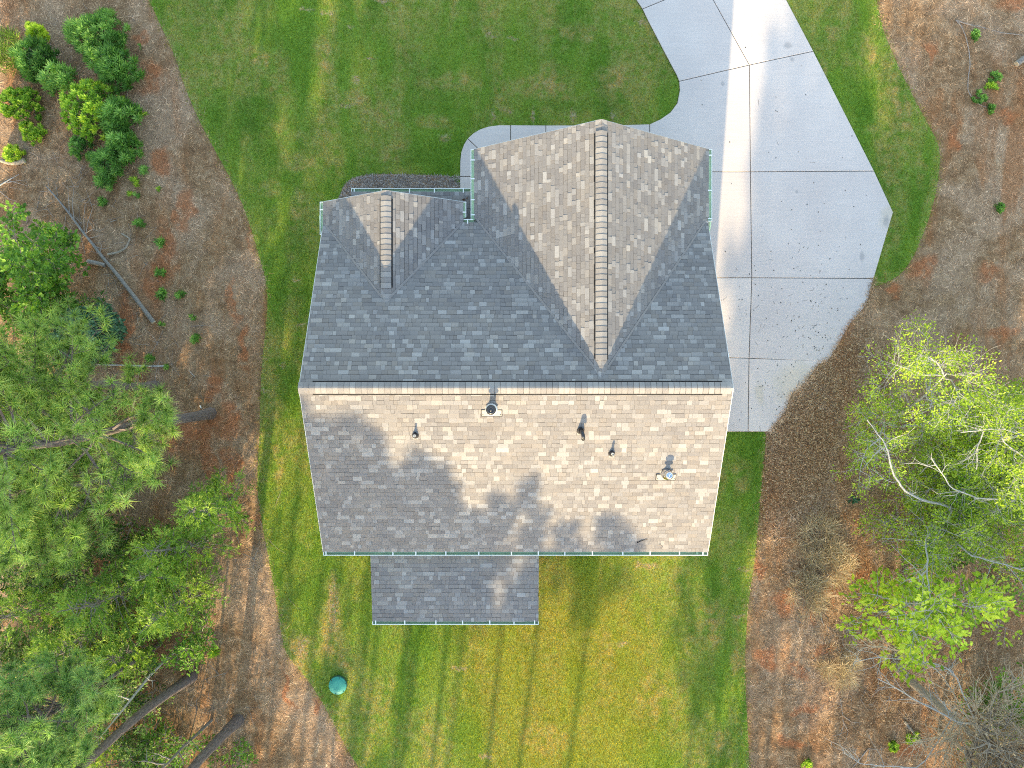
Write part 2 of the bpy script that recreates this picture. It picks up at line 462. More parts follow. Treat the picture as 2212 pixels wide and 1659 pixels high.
M_LIDRIM = plain('dark_teal_riser', (0.03, 0.10, 0.085), 0.7, 0.3)

M_PINEBARK = bark_mat('pine_bark', (0.065, 0.052, 0.050), (0.27, 0.225, 0.215))
M_GREYBARK = bark_mat('grey_bark', (0.13, 0.115, 0.10), (0.36, 0.33, 0.30))
M_PALEBARK = bark_mat('pale_bark', (0.28, 0.265, 0.25), (0.62, 0.60, 0.57), (14, 14, 5))
M_DEADBARK = bark_mat('dead_wood', (0.20, 0.16, 0.125), (0.50, 0.42, 0.33))
M_TWIG = plain('twig', (0.33, 0.28, 0.245), 0.9, 0.1, 0, 0.35)
M_TANTWIG = plain('tan_twig', (0.52, 0.42, 0.30), 0.85, 0.1, 0, 0.35)
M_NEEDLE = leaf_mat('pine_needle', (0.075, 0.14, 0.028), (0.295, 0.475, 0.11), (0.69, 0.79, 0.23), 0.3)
M_NEEDLE2 = leaf_mat('blue_pine_needle', (0.055, 0.115, 0.032), (0.24, 0.43, 0.13), (0.56, 0.72, 0.27), 0.3)
M_CEDAR = leaf_mat('cedar_spray', (0.035, 0.085, 0.012), (0.2, 0.36, 0.046), (0.54, 0.68, 0.11), 0.3)
M_MAPLE = leaf_mat('gum_leaf', (0.055, 0.135, 0.016), (0.145, 0.315, 0.036), (0.32, 0.5, 0.075), 0.4)
M_OAK = leaf_mat('blue_green_leaf', (0.035, 0.09, 0.048), (0.08, 0.19, 0.105), (0.16, 0.3, 0.17), 0.3)
M_SHRUB = leaf_mat('shrub_leaf', (0.05, 0.125, 0.022), (0.15, 0.315, 0.062), (0.36, 0.56, 0.14), 0.35)
M_SHRUBY = leaf_mat('yellow_shrub_leaf', (0.09, 0.2, 0.022), (0.27, 0.45, 0.05), (0.62, 0.72, 0.09), 0.4)
M_SPRING = leaf_mat('spring_leaf', (0.13, 0.23, 0.018), (0.33, 0.48, 0.035), (0.68, 0.78, 0.1), 0.45)
M_SPRING2 = leaf_mat('lime_leaf', (0.16, 0.28, 0.016), (0.4, 0.56, 0.034), (0.74, 0.82, 0.1), 0.45)
M_UNDER = leaf_mat('understory_leaf', (0.025, 0.055, 0.01), (0.095, 0.195, 0.03), (0.34, 0.46, 0.085), 0.35)
M_TANLEAF = leaf_mat('dead_leaf', (0.25, 0.14, 0.06), (0.48, 0.31, 0.16), (0.70, 0.52, 0.30), 0.3)
M_DRYGRASS = leaf_mat('dry_grass', (0.24, 0.17, 0.10), (0.46, 0.35, 0.21), (0.70, 0.57, 0.38), 0.2)
M_TALLGRASS = leaf_mat('tall_grass', (0.06, 0.12, 0.012), (0.16, 0.27, 0.03), (0.36, 0.46, 0.07), 0.35)

# ------------------------------------------------------------------ ground
rng = np.random.default_rng(7)
g = Geo(); g.add([(-400, -400, 0), (400, -400, 0), (400, 400, 0), (-400, 400, 0)], [(0, 1, 2, 3)])
tag(g.build('ground', M_GROUND), 'red clay ground under pine straw around the lawn', 'ground', kind='structure')

lawn_poly = smooth_poly(LAWN, 1)
g = Geo(); prism(g, [tuple(p) for p in lawn_poly], -0.05, 0.012)
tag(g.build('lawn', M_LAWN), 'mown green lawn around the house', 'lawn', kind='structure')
g = Geo(); prism(g, [tuple(p) for p in smooth_poly(BED, 1)], -0.05, 0.03)
tag(g.build('planting_bed', M_GROUND), 'brown mulched bed in front of the small gable', 'planting bed', kind='structure')

def shrink(poly, d):
    """move every side of a simple polygon inwards by d"""
    p = np.asarray(poly, float)
    a = np.sum(p[:, 0] * np.roll(p[:, 1], -1) - np.roll(p[:, 0], -1) * p[:, 1])
    if a < 0: p = p[::-1]
    e = np.roll(p, -1, axis=0) - p
    nrm = np.stack([-e[:, 1], e[:, 0]], 1); nrm /= np.linalg.norm(nrm, axis=1)[:, None]
    out = []
    for i in range(len(p)):
        n0, n1 = nrm[i - 1], nrm[i]
        b = n0 + n1; b /= max(np.dot(b, n0) , 0.35) if np.linalg.norm(b) > 1e-6 else 1
        b = (n0 + n1) / (1 + np.dot(n0, n1)) if np.dot(n0, n1) > -0.6 else n0
        out.append(p[i] + b * d)
    return np.array(out)

def slab_mesh(poly, z0, z1):
    """a slab with a small bevel round its top edge"""
    g = Geo()
    o = shrink(poly, 0.011); i = shrink(poly, 0.024)
    n = len(o)
    V = [(*q, z0) for q in o] + [(*q, z1 - 0.012) for q in o] + [(*q, z1) for q in i]
    fs = [tuple(range(2 * n, 3 * n))]
    for a in range(n):
        b = (a + 1) % n
        fs += [(a, b, n + b, n + a), (n + a, n + b, 2 * n + b, 2 * n + a)]
    g.add(V, fs)
    return g

def pavement(name, parts, label, cat, z1):
    g = Geo()
    for q in parts.values(): prism(g, [tuple(p) for p in shrink(q, 0.003)], -0.06, z1 - 0.028)
    root = tag(g.build(name, M_JOINT), label, cat, kind='structure')
    for i, q in enumerate(parts.values()):
        g = slab_mesh(q, -0.04, z1); g.t = [t * 0 + (i * 0.37 + 0.2) % 1.0 for t in g.t]; g.build('slab', M_CONC, root)
    return root
pavement('driveway', DRIVE, 'pale concrete driveway curving past the right side of the house', 'driveway', 0.060)
pavement('walkway', WALK, 'narrow pale concrete walk curving from driveway to front porch', 'walkway', 0.056)

# house footprint (walls) used to keep grass out
WALLS = [np.array([(-5.7, -4.95), (5.9, -4.95), (5.9, 7.1), (-0.85, 7.1), (-0.85, 5.3), (-5.7, 5.3)]),
         np.array([(-5.0, -7.5), (0.9, -7.5), (0.9, -4.9), (-5.0, -4.9)]),
         np.array([(-5.1, 5.2), (-0.9, 5.2), (-0.9, 6.1), (-5.1, 6.1)])]

# ------------------------------------------------------------------ house
ZR, ZE = 5.50, 2.92            # main ridge and eave
YR, YS, YN = -0.11, -5.33, 5.13
XW, XE = -6.0, 6.23
PM = (ZR - ZE) / (YR - YS)     # main pitch
def main_z(y): return ZR - PM * abs(y - YR)
GX, GZ, GE, GY = 2.54, 5.36, 2.82, 7.50      # garage gable: ridge x, ridge z, eave z, front y
GXW, GXE = -1.20, 6.27
SX, SZ, SE, SY = -3.78, 4.25, 2.92, 5.79     # small gable
SXW, SXE = -6.0, -1.56
PG = (GZ - GE) / (GXE - GX)
PS = (SZ - SE) / (SX - SXW)

house = thing('house', 'single storey house under grey and tan shingle gable roofs', 'house', (0, 0, 0))

# --- roof deck: closed slabs under the shingles
g = Geo()
T = 0.16
def deck(g, quad, th=T):
    q = np.array(quad, float)
    n = len(q)
    b = q.copy(); b[:, 2] -= th
    g.add(np.concatenate([q, b]), [tuple(range(n)), tuple(range(2 * n - 1, n - 1, -1))] + [(i, n + i, n + (i + 1) % n, (i + 1) % n) for i in range(n)])
D0 = 0.012
deck(g, [(XW, YS, ZE - D0), (XE, YS, ZE - D0), (XE, YR, ZR - D0), (XW, YR, ZR - D0)])
deck(g, [(XW, YR, ZR - D0), (XE, YR, ZR - D0), (XE, YN, main_z(YN) - D0), (XW, YN, main_z(YN) - D0)])
def valley_y(z):               # where a height meets the main north slope
    return YR + (ZR - z) / PM
deck(g, [(GXW, valley_y(GE), GE - D0), (GX, valley_y(GZ), GZ - D0), (GX, GY, GZ - D0), (GXW, GY, GE - D0)])
deck(g, [(GX, valley_y(GZ), GZ - D0), (GXE, valley_y(GE), GE - D0), (GXE, GY, GE - D0), (GX, GY, GZ - D0)])
deck(g, [(SXW, valley_y(SE), SE - D0), (SX, valley_y(SZ), SZ - D0), (SX, SY, SZ - D0), (SXW, SY, SE - D0)])
deck(g, [(SX, valley_y(SZ), SZ - D0), (SXE, valley_y(SE), SE - D0), (SXE, SY, SE - D0), (SX, SY, SZ - D0)])
# rear porch and front porch lean-to roofs
RP = dict(x0=-4.55, x1=0.862, y0=-7.74, y1=-5.2, z0=2.34, z1=2.72)
FP = dict(x0=-5.2, x1=-1.22, y0=5.0, y1=6.22, z0=2.66, z1=2.52)
deck(g, [(RP['x0'], RP['y0'], RP['z0'] - D0), (RP['x1'], RP['y0'], RP['z0'] - D0), (RP['x1'], RP['y1'], RP['z1'] - D0), (RP['x0'], RP['y1'], RP['z1'] - D0)], 0.14)
deck(g, [(FP['x0'], FP['y0'], FP['z0'] - D0), (FP['x1'], FP['y0'], FP['z0'] - D0), (FP['x1'], FP['y1'], FP['z1'] - D0), (FP['x0'], FP['y1'], FP['z1'] - D0)], 0.12)
roof = g.build('roof', M_DECK, house)

# --- shingles: every tab a little wedge, courses run along the eave
def clip(poly, nrm, d):
    """keep the side with nrm.p <= d (2D convex polygon)"""
    out = []
    n = len(poly)
    for i in range(n):
        a, b = poly[i], poly[(i + 1) % n]
        da, db = nrm[0] * a[0] + nrm[1] * a[1] - d, nrm[0] * b[0] + nrm[1] * b[1] - d
        if da <= 0: out.append(a)
        if (da < 0 < db) or (db < 0 < da):
            s = da / (da - db); out.append((a[0] + s * (b[0] - a[0]), a[1] + s * (b[1] - a[1])))
    return out

tabs = []                      # (verts, faces, tint, apparent size)
SR = random.Random(11)
def slope(o, ux, uy, L, H, halves=(), hide=None, expo=0.143, lift=0.0):
    """o: eave corner, ux: unit along the eave, uy: unit up the slope, L x H metres; halves: kept half planes in (s,t)"""
    o, ux, uy = Vector(o), Vector(ux).normalized(), Vector(uy).normalized()
    nz = ux.cross(uy).normalized()
    if nz.z < 0: nz = -nz
    nc = int(math.ceil(H / expo))
    for r in range(nc):
        t0 = r * expo; t1 = min(H, t0 + expo - 0.012)  # course stops short, baring dark felt as the painted-in shadow line
        if t1 - t0 < 0.02: continue
        s = -SR.uniform(0, 0.25)
        light = 0
        while s < L:
            w = SR.choice((0.11, 0.14, 0.16, 0.19, 0.23, 0.29, 0.36)) * SR.uniform(0.9, 1.1)
            a, b = max(0, s), min(L, s + w - 0.0045)
            s += w
            light = (SR.random() < 0.26) if not light else (SR.random() < 0.20)
            if b - a < 0.02: continue
            j = SR.uniform(-0.006, 0.006)
            poly = [(a, t0 + j), (b, t0 + j + SR.uniform(-0.003, 0.003)), (b, t1), (a, t1)]
            for (nn, d) in halves:
                poly = clip(poly, nn, d)
                if len(poly) < 3: break
            if len(poly) < 3: continue
            cs = sum(p[0] for p in poly) / len(poly); ct = sum(p[1] for p in poly) / len(poly)
            c3 = o + ux * cs + uy * ct
            if hide and hide(c3): continue
            th = 0.026 if light else SR.uniform(0.013, 0.020)
            tint = min(1, max(0, (SR.gauss(0.76, 0.10) if light else SR.gauss(0.40, 0.15))))
            V = []
            for (ps, pt) in poly:
                h = th * (1 - (pt - t0) / (expo * 1.15)) + lift
                q = o + ux * ps + uy * pt + nz * max(0.0015 + lift, h); V.append(tuple(q))
            for (ps, pt) in poly:
                q = o + ux * ps + uy * pt - nz * 0.010; V.append(tuple(q))
            n = len(poly)
            fs = [tuple(range(n))] + [(i, n + i, n + (i + 1) % n, (i + 1) % n) for i in range(n)]
            if ux.cross(uy).z < 0: fs = [tuple(reversed(f)) for f in fs]
            area = (b - a) * (t1 - t0) / (HC - c3.z) ** 2
            tabs.append((V, fs, tint, area, c3))

lenS = math.hypot(YR - YS, ZR - ZE)
def under_gable(p, m=0.15):
    if p.y < YR: return False
    if GXW < p.x < GXE and p.y < GY and GZ - PG * abs(p.x - GX) > p.z + m: return True
    if SXW - .1 < p.x < SXE and p.y < SY and SZ - PS * abs(p.x - SX) > p.z + m: return True
    return False
slope((XW, YS, ZE), (1, 0, 0), (0, YR - YS, ZR - ZE), XE - XW, lenS)
lenN = math.hypot(YN - YR, ZR - main_z(YN))
slope((XW, YN, main_z(YN)), (1, 0, 0), (0, YR - YN, ZR - main_z(YN)), XE - XW, lenN, hide=under_gable)
def gable(xe, xr, ze, zr, y1):
    """one slope of a cross gable: from its eave at xe to its ridge at xr, cut along the valley"""
    up = Vector((xr - xe, 0, zr - ze)); H = up.length
    o = Vector((xe, y1, ze)); ux = Vector((0, -1, 0))
    L = y1 - valley_y(zr) + 0.02
    # valley line in (s,t): s = y1 - y, y >= valley_y(z(t));   z = ze + t*(zr-ze)/H
    kz = (zr - ze) / H
    # y1 - s >= YR + (ZR - ze - t*kz)/PM  ->  s - t*kz/PM <= y1 - YR - (ZR-ze)/PM
    slope(o, ux, up, L, H, halves=[((1.0, -kz / PM), y1 - YR - (ZR - ze) / PM + 0.015)], lift=0.003)
gable(GXW, GX, GE, GZ, GY); gable(GXE, GX, GE, GZ, GY)
gable(SXW, SX, SE, SZ, SY); gable(SXE, SX, SE, SZ, SY)
slope((RP['x0'], RP['y0'], RP['z0']), (1, 0, 0), (0, RP['y1'] - RP['y0'], RP['z1'] - RP['z0']), RP['x1'] - RP['x0'], math.hypot(RP['y1'] - RP['y0'], RP['z1'] - RP['z0']))
slope((FP['x0'], FP['y1'], FP['z1']), (1, 0, 0), (0, FP['y0'] - FP['y1'], FP['z0'] - FP['z1']), FP['x1'] - FP['x0'], math.hypot(FP['y0'] - FP['y1'], FP['z0'] - FP['z1']))
order = sorted(range(len(tabs)), key=lambda i: -tabs[i][3])
single = set(order[:300])
g = Geo()
for i, (V, fs, tint, _, c3) in enumerate(tabs):
    if i in single:
        q = Geo(); q.add(np.array(V) - np.array(c3), fs, tint)
        q.build('shingle', M_SHING, roof, loc=c3)
    else:
        g.add(V, fs, tint)
o = g.build('shingle_field', M_SHING, roof); o['kind'] = 'stuff'
for (xe, xr, ze, zr, y1) in ((GXW, GX, GE, GZ, GY), (GXE, GX, GE, GZ, GY), (SXW, SX, SE, SZ, SY), (SXE, SX, SE, SZ, SY)):   # cut shingle edge along each valley
    p0, p1 = Vector((xe, valley_y(ze), ze)), Vector((xr, valley_y(zr), zr)); g = Geo(); V = []
    for p in (p0 * 0.98 + p1 * 0.02, p0 * 0.05 + p1 * 0.95):
        for (dy, dz) in ((-0.02, 0.012), (-0.02, 0.034), (0.085, 0.030), (0.085, 0.012)): V.append((p.x, p.y + dy, p.z + dz))
    g.add(V, [(0, 1, 5, 4), (1, 2, 6, 5), (2, 3, 7, 6), (3, 0, 4, 7), (0, 3, 2, 1), (4, 5, 6, 7)], 0.62)
    g.build('valley_edge', M_SHING, roof)

# --- ridge caps over a vent strip
def cap_mesh(name, pitch, half, rise, length=0.156, th=0.016, tint=0.5):
    ss = [-half, -half * 0.6, -half * 0.25, 0, half * 0.25, half * 0.6, half]
    def z(s): return rise - pitch * (math.sqrt(s * s + (half * 0.22) ** 2))
    g = Geo(); V = []
    for (x, dz) in ((-length / 2, th * 0.9), (length / 2, 0.0)):
        for s in ss: V.append((x, s, z(s) + dz))
        for s in ss: V.append((x, s, z(s) + dz - th))
    n = len(ss)
    fs = []
    for i in range(n - 1):
        fs += [(i, 2 * n + i, 2 * n + i + 1, i + 1), (2 * n + i, 3 * n + i, 3 * n + i + 1, 2 * n + i + 1), (i, i + 1, n + i + 1, n + i)]
    fs += [(0, n, 3 * n, 2 * n), (n - 1, 2 * n + n - 1, 3 * n + n - 1, n + n - 1)]
    fs = [tuple(reversed(f)) for f in fs]
    g.add(V, fs, tint)
    return g.mesh(name, M_SHING)
def ridge(p0, p1, pitch, v0, v1, half=0.165, step=0.163, sgn=1):
    """caps from p0 to p1; the raised vent runs between parameters v0 and v1 (metres from p0)"""
    p0, p1 = Vector(p0), Vector(p1); d = p1 - p0; L = d.length; d.normalize()
    rz = math.atan2(d.y, d.x)
    kinds = [[cap_mesh('ridge_cap', pitch, half, r, tint=t) for t in (0.58, 0.66, 0.74, 0.80)] for r in (0.020, 0.058)]
    n = int(L / step)
    for i in range(n + 1):
        u = i * step + 0.05
        hi = v0 - 0.02 < u < v1 + 0.02
        me = SR.choice(kinds[1 if hi else 0])
        q = p0 + d * u
        link('ridge_cap', me, roof, q, (0, 0, rz + SR.uniform(-0.012, 0.012)))
    for s in (-1, 1):                       # the dark slot of the vent along each side
        side = Vector((-d.y, d.x, 0)) * s
        g = Geo(); V = []
        for u in (v0, v1):
            for (off, zz) in ((half - 0.02, 0.044), (half + 0.034, 0.032), (half + 0.034, 0.0), (half - 0.02, 0.0)):
                q = p0 + d * u + side * off; V.append((q.x, q.y, p0.z - pitch * off + zz))
        g.add(V, [(0, 1, 5, 4), (1, 2, 6, 5), (2, 3, 7, 6), (3, 0, 4, 7), (0, 3, 2, 1), (4, 5, 6, 7)])
        g.build('ridge_vent_slot', M_BLACK, roof)
ridge((XW, YR, ZR), (XE - 0.05, YR, ZR), PM, 0.37, XE - XW - 0.30)
ridge((GX, GY - 0.02, GZ), (GX, valley_y(GZ) + 0.12, GZ), PG, 0.34, GY - valley_y(GZ) - 0.55)
ridge((SX, SY - 0.02, SZ), (SX, valley_y(SZ) - 0.05, SZ), PS, 0.20, SY - valley_y(SZ) - 0.50, half=0.16)

# --- gutters: trough, white lip, hangers, end caps
def gutter(p0, p1, out, hangers, w=0.115, h=0.10, name='gutter', endcaps=(True, True)):
    """p0-p1: back top edge; out: horizontal unit vector away from the house"""
    p0, p1, out = Vector(p0), Vector(p1), Vector(out)
    d = (p1 - p0).normalized()
    sec = [(0.0, 0.0), (0.004, -h), (w * 0.72, -h), (w, -h * 0.35), (w, 0.012), (w + 0.008, 0.012), (w + 0.008, -h * 0.38), (w * 0.74, -h - 0.006), (-0.004, -h - 0.006), (-0.004, 0.0)]
    g = Geo(); V = []
    for q in (p0, p1):
        for a, b in sec: V.append(tuple(q + out * a + Vector((0, 0, b))))
    n = len(sec)
    g.add(V, [(i, (i + 1) % n, n + (i + 1) % n, n + i) for i in range(n)])
    o = g.build(name, M_GUT, house)
    def bar(name, a, la, z0, z1, o0, o1, mat):
        q = Geo(); c = p0 + d * a
        V = []
        for (aa, oo, zz) in ((-la, o0, z0), (la, o0, z0), (la, o1, z0), (-la, o1, z0), (-la, o0, z1), (la, o0, z1), (la, o1, z1), (-la, o1, z1)):
            V.append(tuple(c + d * aa + out * oo + Vector((0, 0, zz))))
        q.add(V, BOXF); q.build(name, mat, o)
    L = (p1 - p0).length
    bar('lip', L / 2, L / 2, 0.013, 0.022, w - 0.006, w + 0.014, M_WHITE)
    for a in hangers: bar('hanger', a, 0.017, 0.024, 0.036, -0.03, w + 0.016, M_WHITE)
    for a, on in zip((0.006, L - 0.006), endcaps):
        if on: bar('end_cap', a, 0.010, -h - 0.01, 0.020, -0.006, w + 0.012, M_WHITE)
    return o
def gx(v, z): return (v - 1106) * (HC - z) / F
zg = ZE - 0.015
gutter((XW, YS + 0.005, zg), (XE, YS + 0.005, zg), (0, -1, 0), [gx(v, zg) - XW for v in (704.8, 766.4, 849, 898.6, 963.3, 1034.4, 1104.7, 1162.7, 1220, 1279.4, 1345, 1404, 1467.4, 1517.8)])
zg = RP['z0'] - 0.012
gutter((RP['x0'], RP['y0'] + 0.005, zg), (RP['x1'], RP['y0'] + 0.005, zg), (0, -1, 0), [gx(v, zg) - RP['x0'] for v in (811.9, 874.7, 941.9, 999.4, 1058.2, 1110.3, 1154.8)], w=0.10)
zg = FP['z1'] - 0.012
gutter((FP['x0'], FP['y1'] - 0.005, zg), (FP['x1'] + 0.02, FP['y1'] - 0.005, zg), (0, 1, 0), [gx(v, zg) - FP['x0'] for v in (765.6, 824, 885, 938.6, 1001)], w=0.105, endcaps=(True, False))
gutter((SXW + 0.005, SY, SE - 0.01), (SXW + 0.005, 4.75, SE - 0.01), (-1, 0, 0), [0.25], w=0.10, h=0.055)
gutter((SXE - 0.005, SY, SE - 0.01), (SXE - 0.005, 5.30, SE - 0.01), (1, 0, 0), [0.33], w=0.095, h=0.055, endcaps=(True, False))
gutter((GXW + 0.005, GY, GE - 0.01), (GXW + 0.005, 5.25, GE - 0.01), (-1, 0, 0), [0.35, 0.95, 1.62, 2.1], w=0.11, h=0.055, endcaps=(True, False))
gutter((GXE - 0.005, GY, GE - 0.01), (GXE - 0.005, 5.20, GE - 0.01), (1, 0, 0), [0.20, 1.32, 2.22], w=0.11, h=0.055)
gutter((SXE + 0.03, YN - 0.005, ZE - 0.012), (GXW - 0.03, YN - 0.005, ZE - 0.012), (0, 1, 0), [0.12], w=0.10, endcaps=(False, False))
def downspout(pts):
    g = Geo()
    pts = np.array(pts, float)
    tube(g, pts, 0.045, 8)
    g.build('downspout', M_GUT, house, smooth=True)
downspout([(SXW - 0.05, 5.42, 2.86), (SXW - 0.13, 5.38, 2.76), (SXW - 0.15, 5.0, 2.62), (SXW + 0.20, 4.93, 2.45), (SXW + 0.26, 4.92, 2.2), (SXW + 0.26, 4.92, 0.12), (SXW - 0.05, 4.92, 0.06)])
downspout([(GXE + 0.06, 5.28, 2.76), (GXE + 0.10, 5.20, 2.64), (GXE + 0.10, 4.93, 2.55), (GXE - 0.25, 4.9, 2.35), (GXE - 0.32, 4.9, 2.2), (GXE - 0.32, 4.9, 0.14), (GXE - 0.1, 4.9, 0.08)])
downspout([(5.9, YS - 0.06, 2.86), (5.9, YS - 0.06, 2.75), (5.9, -5.02, 2.5), (5.9, -5.02, 0.14), (5.9, -5.3, 0.08)])

# --- trim boards on the gable rakes
def rake(p0, p1, name='rake_board'):
    p0, p1 = Vector(p0), Vector(p1); d = (p1 - p0).normalized()
    g = Geo(); out = Vector((0, 1, 0)) if abs(d.y) < 0.5 else Vector((1 if p0.x > 0 else -1, 0, 0))
    V = []
    for q in (p0, p1):
        for (a, b) in ((0.002, -0.02), (0.022, -0.02), (0.022, -0.20), (0.002, -0.20)): V.append(tuple(q + out * a + Vector((0, 0, b))))
    g.add(V, [(0, 1, 5, 4), (1, 2, 6, 5), (2, 3, 7, 6), (3, 0, 4, 7), (0, 3, 2, 1), (4, 5, 6, 7)])
    g.build(name, M_WHITE, house)
for x in (XW, XE):
    rake((x, YS, ZE), (x, YR, ZR))
rake((XW, YN - .3, main_z(YN - .3)), (XW, YR, ZR)); rake((XE, YN - .3, main_z(YN - .3)), (XE, YR, ZR))
rake((GXW, GY, GE), (GX, GY, GZ)); rake((GXE, GY, GE), (GX, GY, GZ))
rake((SXW, SY, SE), (SX, SY, SZ)); rake((SXE, SY, SE), (SX, SY, SZ))

# --- walls, openings, porches (seen only when the camera moves off the vertical)
g = Geo(); prism(g, [tuple(p) for p in WALLS[0]], 0.0, 2.70)
def gwall(g, axis, c, a0, a1, am, z0, zt):
    w = 0.12
    if axis == 'x': V = [(c + s, a, z) for s in (0, w) for a, z in ((a0, z0), (a1, z0), (am, zt))]
    else: V = [(a, c + s, z) for s in (0, w) for a, z in ((a0, z0), (a1, z0), (am, zt))]
    g.add(V, [(0, 1, 2), (5, 4, 3), (0, 3, 4, 1), (1, 4, 5, 2), (2, 5, 3, 0)])
gwall(g, 'x', -5.70, YS + 0.5, YN - 0.5, YR, 2.68, ZR - 0.45)
gwall(g, 'x', 5.78, YS + 0.5, YN - 0.5, YR, 2.68, ZR - 0.45)
gwall(g, 'y', 6.97, GXW + 0.5, GXE - 0.5, GX, 2.66, GZ - 0.55)
gwall(g, 'y', 5.17, SXW + 0.45, SXE - 0.45, SX, 2.69, SZ - 0.42)
g.build('wall', M_WALL, house)
def opening(name, kind, x0, x1, y0, y1, z0, z1, mat):
    g = Geo(); box(g, x0, x1, y0, y1, z0, z1); o = g.build(name, mat, house)
    e = 0.05
    if abs(x1 - x0) < abs(y1 - y0):
        s = 0.012 if x0 > 0 else -0.012
        if name == 'window':
            q = Geo(); box(q, x0 + s, x1 + s, y0 + e, y1 - e, z0 + e, z1 - e); q.build('pane', M_GLASS, o)
        else:
            for r in range(4):
                q = Geo(); h = (z1 - z0) / 4; box(q, x0 + s, x1 + s, y0 + 0.03, y1 - 0.03, z0 + r * h + 0.015, z0 + (r + 1) * h - 0.015); q.build('panel', M_WHITE, o)
    else:
        s = 0.012 if y0 > 0 else -0.012
        q = Geo(); box(q, x0 + e, x1 - e, y0 + s, y1 + s, z0 + e, z1 - e); q.build('pane' if name == 'window' else 'panel', M_GLASS if name == 'window' else M_WHITE, o)
opening('garage_door', 'd', 5.88, 5.93, 0.6, 3.0, 0.06, 2.2, M_WHITE)
opening('garage_door', 'd', 5.88, 5.93, 3.6, 6.0, 0.06, 2.2, M_WHITE)
opening('window', 'w', -5.73, -5.68, 1.5, 2.6, 0.9, 2.2, M_WHITE); opening('window', 'w', -5.73, -5.68, -3.2, -2.1, 0.9, 2.2, M_WHITE)
opening('window', 'w', 2.0, 3.2, -4.98, -4.93, 0.9, 2.2, M_WHITE); opening('window', 'w', -3.8, -2.7, 5.28, 5.33, 0.9, 2.2, M_WHITE)
opening('window', 'w', 1.9, 3.2, 7.08, 7.13, 0.9, 2.2, M_WHITE)
opening('front_door', 'd', -1.95, -1.05, 5.28, 5.33, 0.15, 2.25, M_WHITE); opening('back_door', 'd', -2.2, -0.5, -4.98, -4.93, 0.15, 2.2, M_WHITE)
for (x0, x1, y0, y1) in ((-4.4, 0.72, -7.5, -4.96), (-5.05, -0.9, 5.31, 6.05)):
    g = Geo(); box(g, x0, x1, y0, y1, -0.05, 0.14); g.build('porch_floor', M_CONC, house)
for (x, y, zt) in ((-4.3, -7.42, 2.22), (-1.84, -7.42, 2.22), (0.62, -7.42, 2.22), (-4.95, 5.97, 2.40), (-3.0, 5.97, 2.40)):
    g = Geo(); box(g, x - 0.07, x + 0.07, y - 0.07, y + 0.07, 0.14, zt); box(g, x - 0.1, x + 0.1, y - 0.1, y + 0.1, 0.14, 0.3); box(g, x - 0.1, x + 0.1, y - 0.1, y + 0.1, zt - 0.12, zt + 0.01)
    g.build('porch_post', M_WHITE, house)

# --- pipes and flues on the back slope
def on_south(vx, vy):
    kx, ky = (vx - 1106) / F, (829.5 - vy) / F
    y = ky * (HC - ZR + PM * YR) / (1 + ky * PM)
    z = ZR + PM * (y - YR)
    return Vector((kx * (HC - z), y, z))
SLOPE_ROT = Matrix.Rotation(math.atan(PM), 4, 'X')
def slope_geo(g, at, V, fs, t=0.5):
    """V in slope coordinates: x east, y up the slope, z off the slope"""
    g.add([tuple(SLOPE_ROT @ Vector(v) + at) for v in V], fs, t)
def slope_box(g, at, x0, x1, y0, y1, z0, z1):
    slope_geo(g, at, [(x0, y0, z0), (x1, y0, z0), (x1, y1, z0), (x0, y1, z0), (x0, y0, z1), (x1, y0, z1), (x1, y1, z1), (x0, y1, z1)], BOXF)
def pipe_boot(vx, vy, h, r=0.035, lean=0.0):
    at = on_south(vx, vy); par = link('plumbing_vent', None, house)
    g = Geo(); slope_box(g, at, -0.08, 0.08, -0.13, 0.10, 0.012, 0.024); g.build('flashing', M_STEEL, par)
    g = Geo(); lathe(g, [(0.105, -0.06), (0.10, 0.03), (0.085, 0.07), (r + 0.018, 0.12), (r + 0.014, 0.16), (r, 0.162)], at, 18); g.build('boot', M_RUB, par, True)
    g = Geo(); lathe(g, [(r, -0.05), (r, h), (r * 0.68, h), (r * 0.68, h - 0.12), (0.001, h - 0.12)], at, 16); g.build('pipe', M_PVC, par)
pipe_boot(897.5, 940, 0.31); pipe_boot(1321, 979, 0.33)
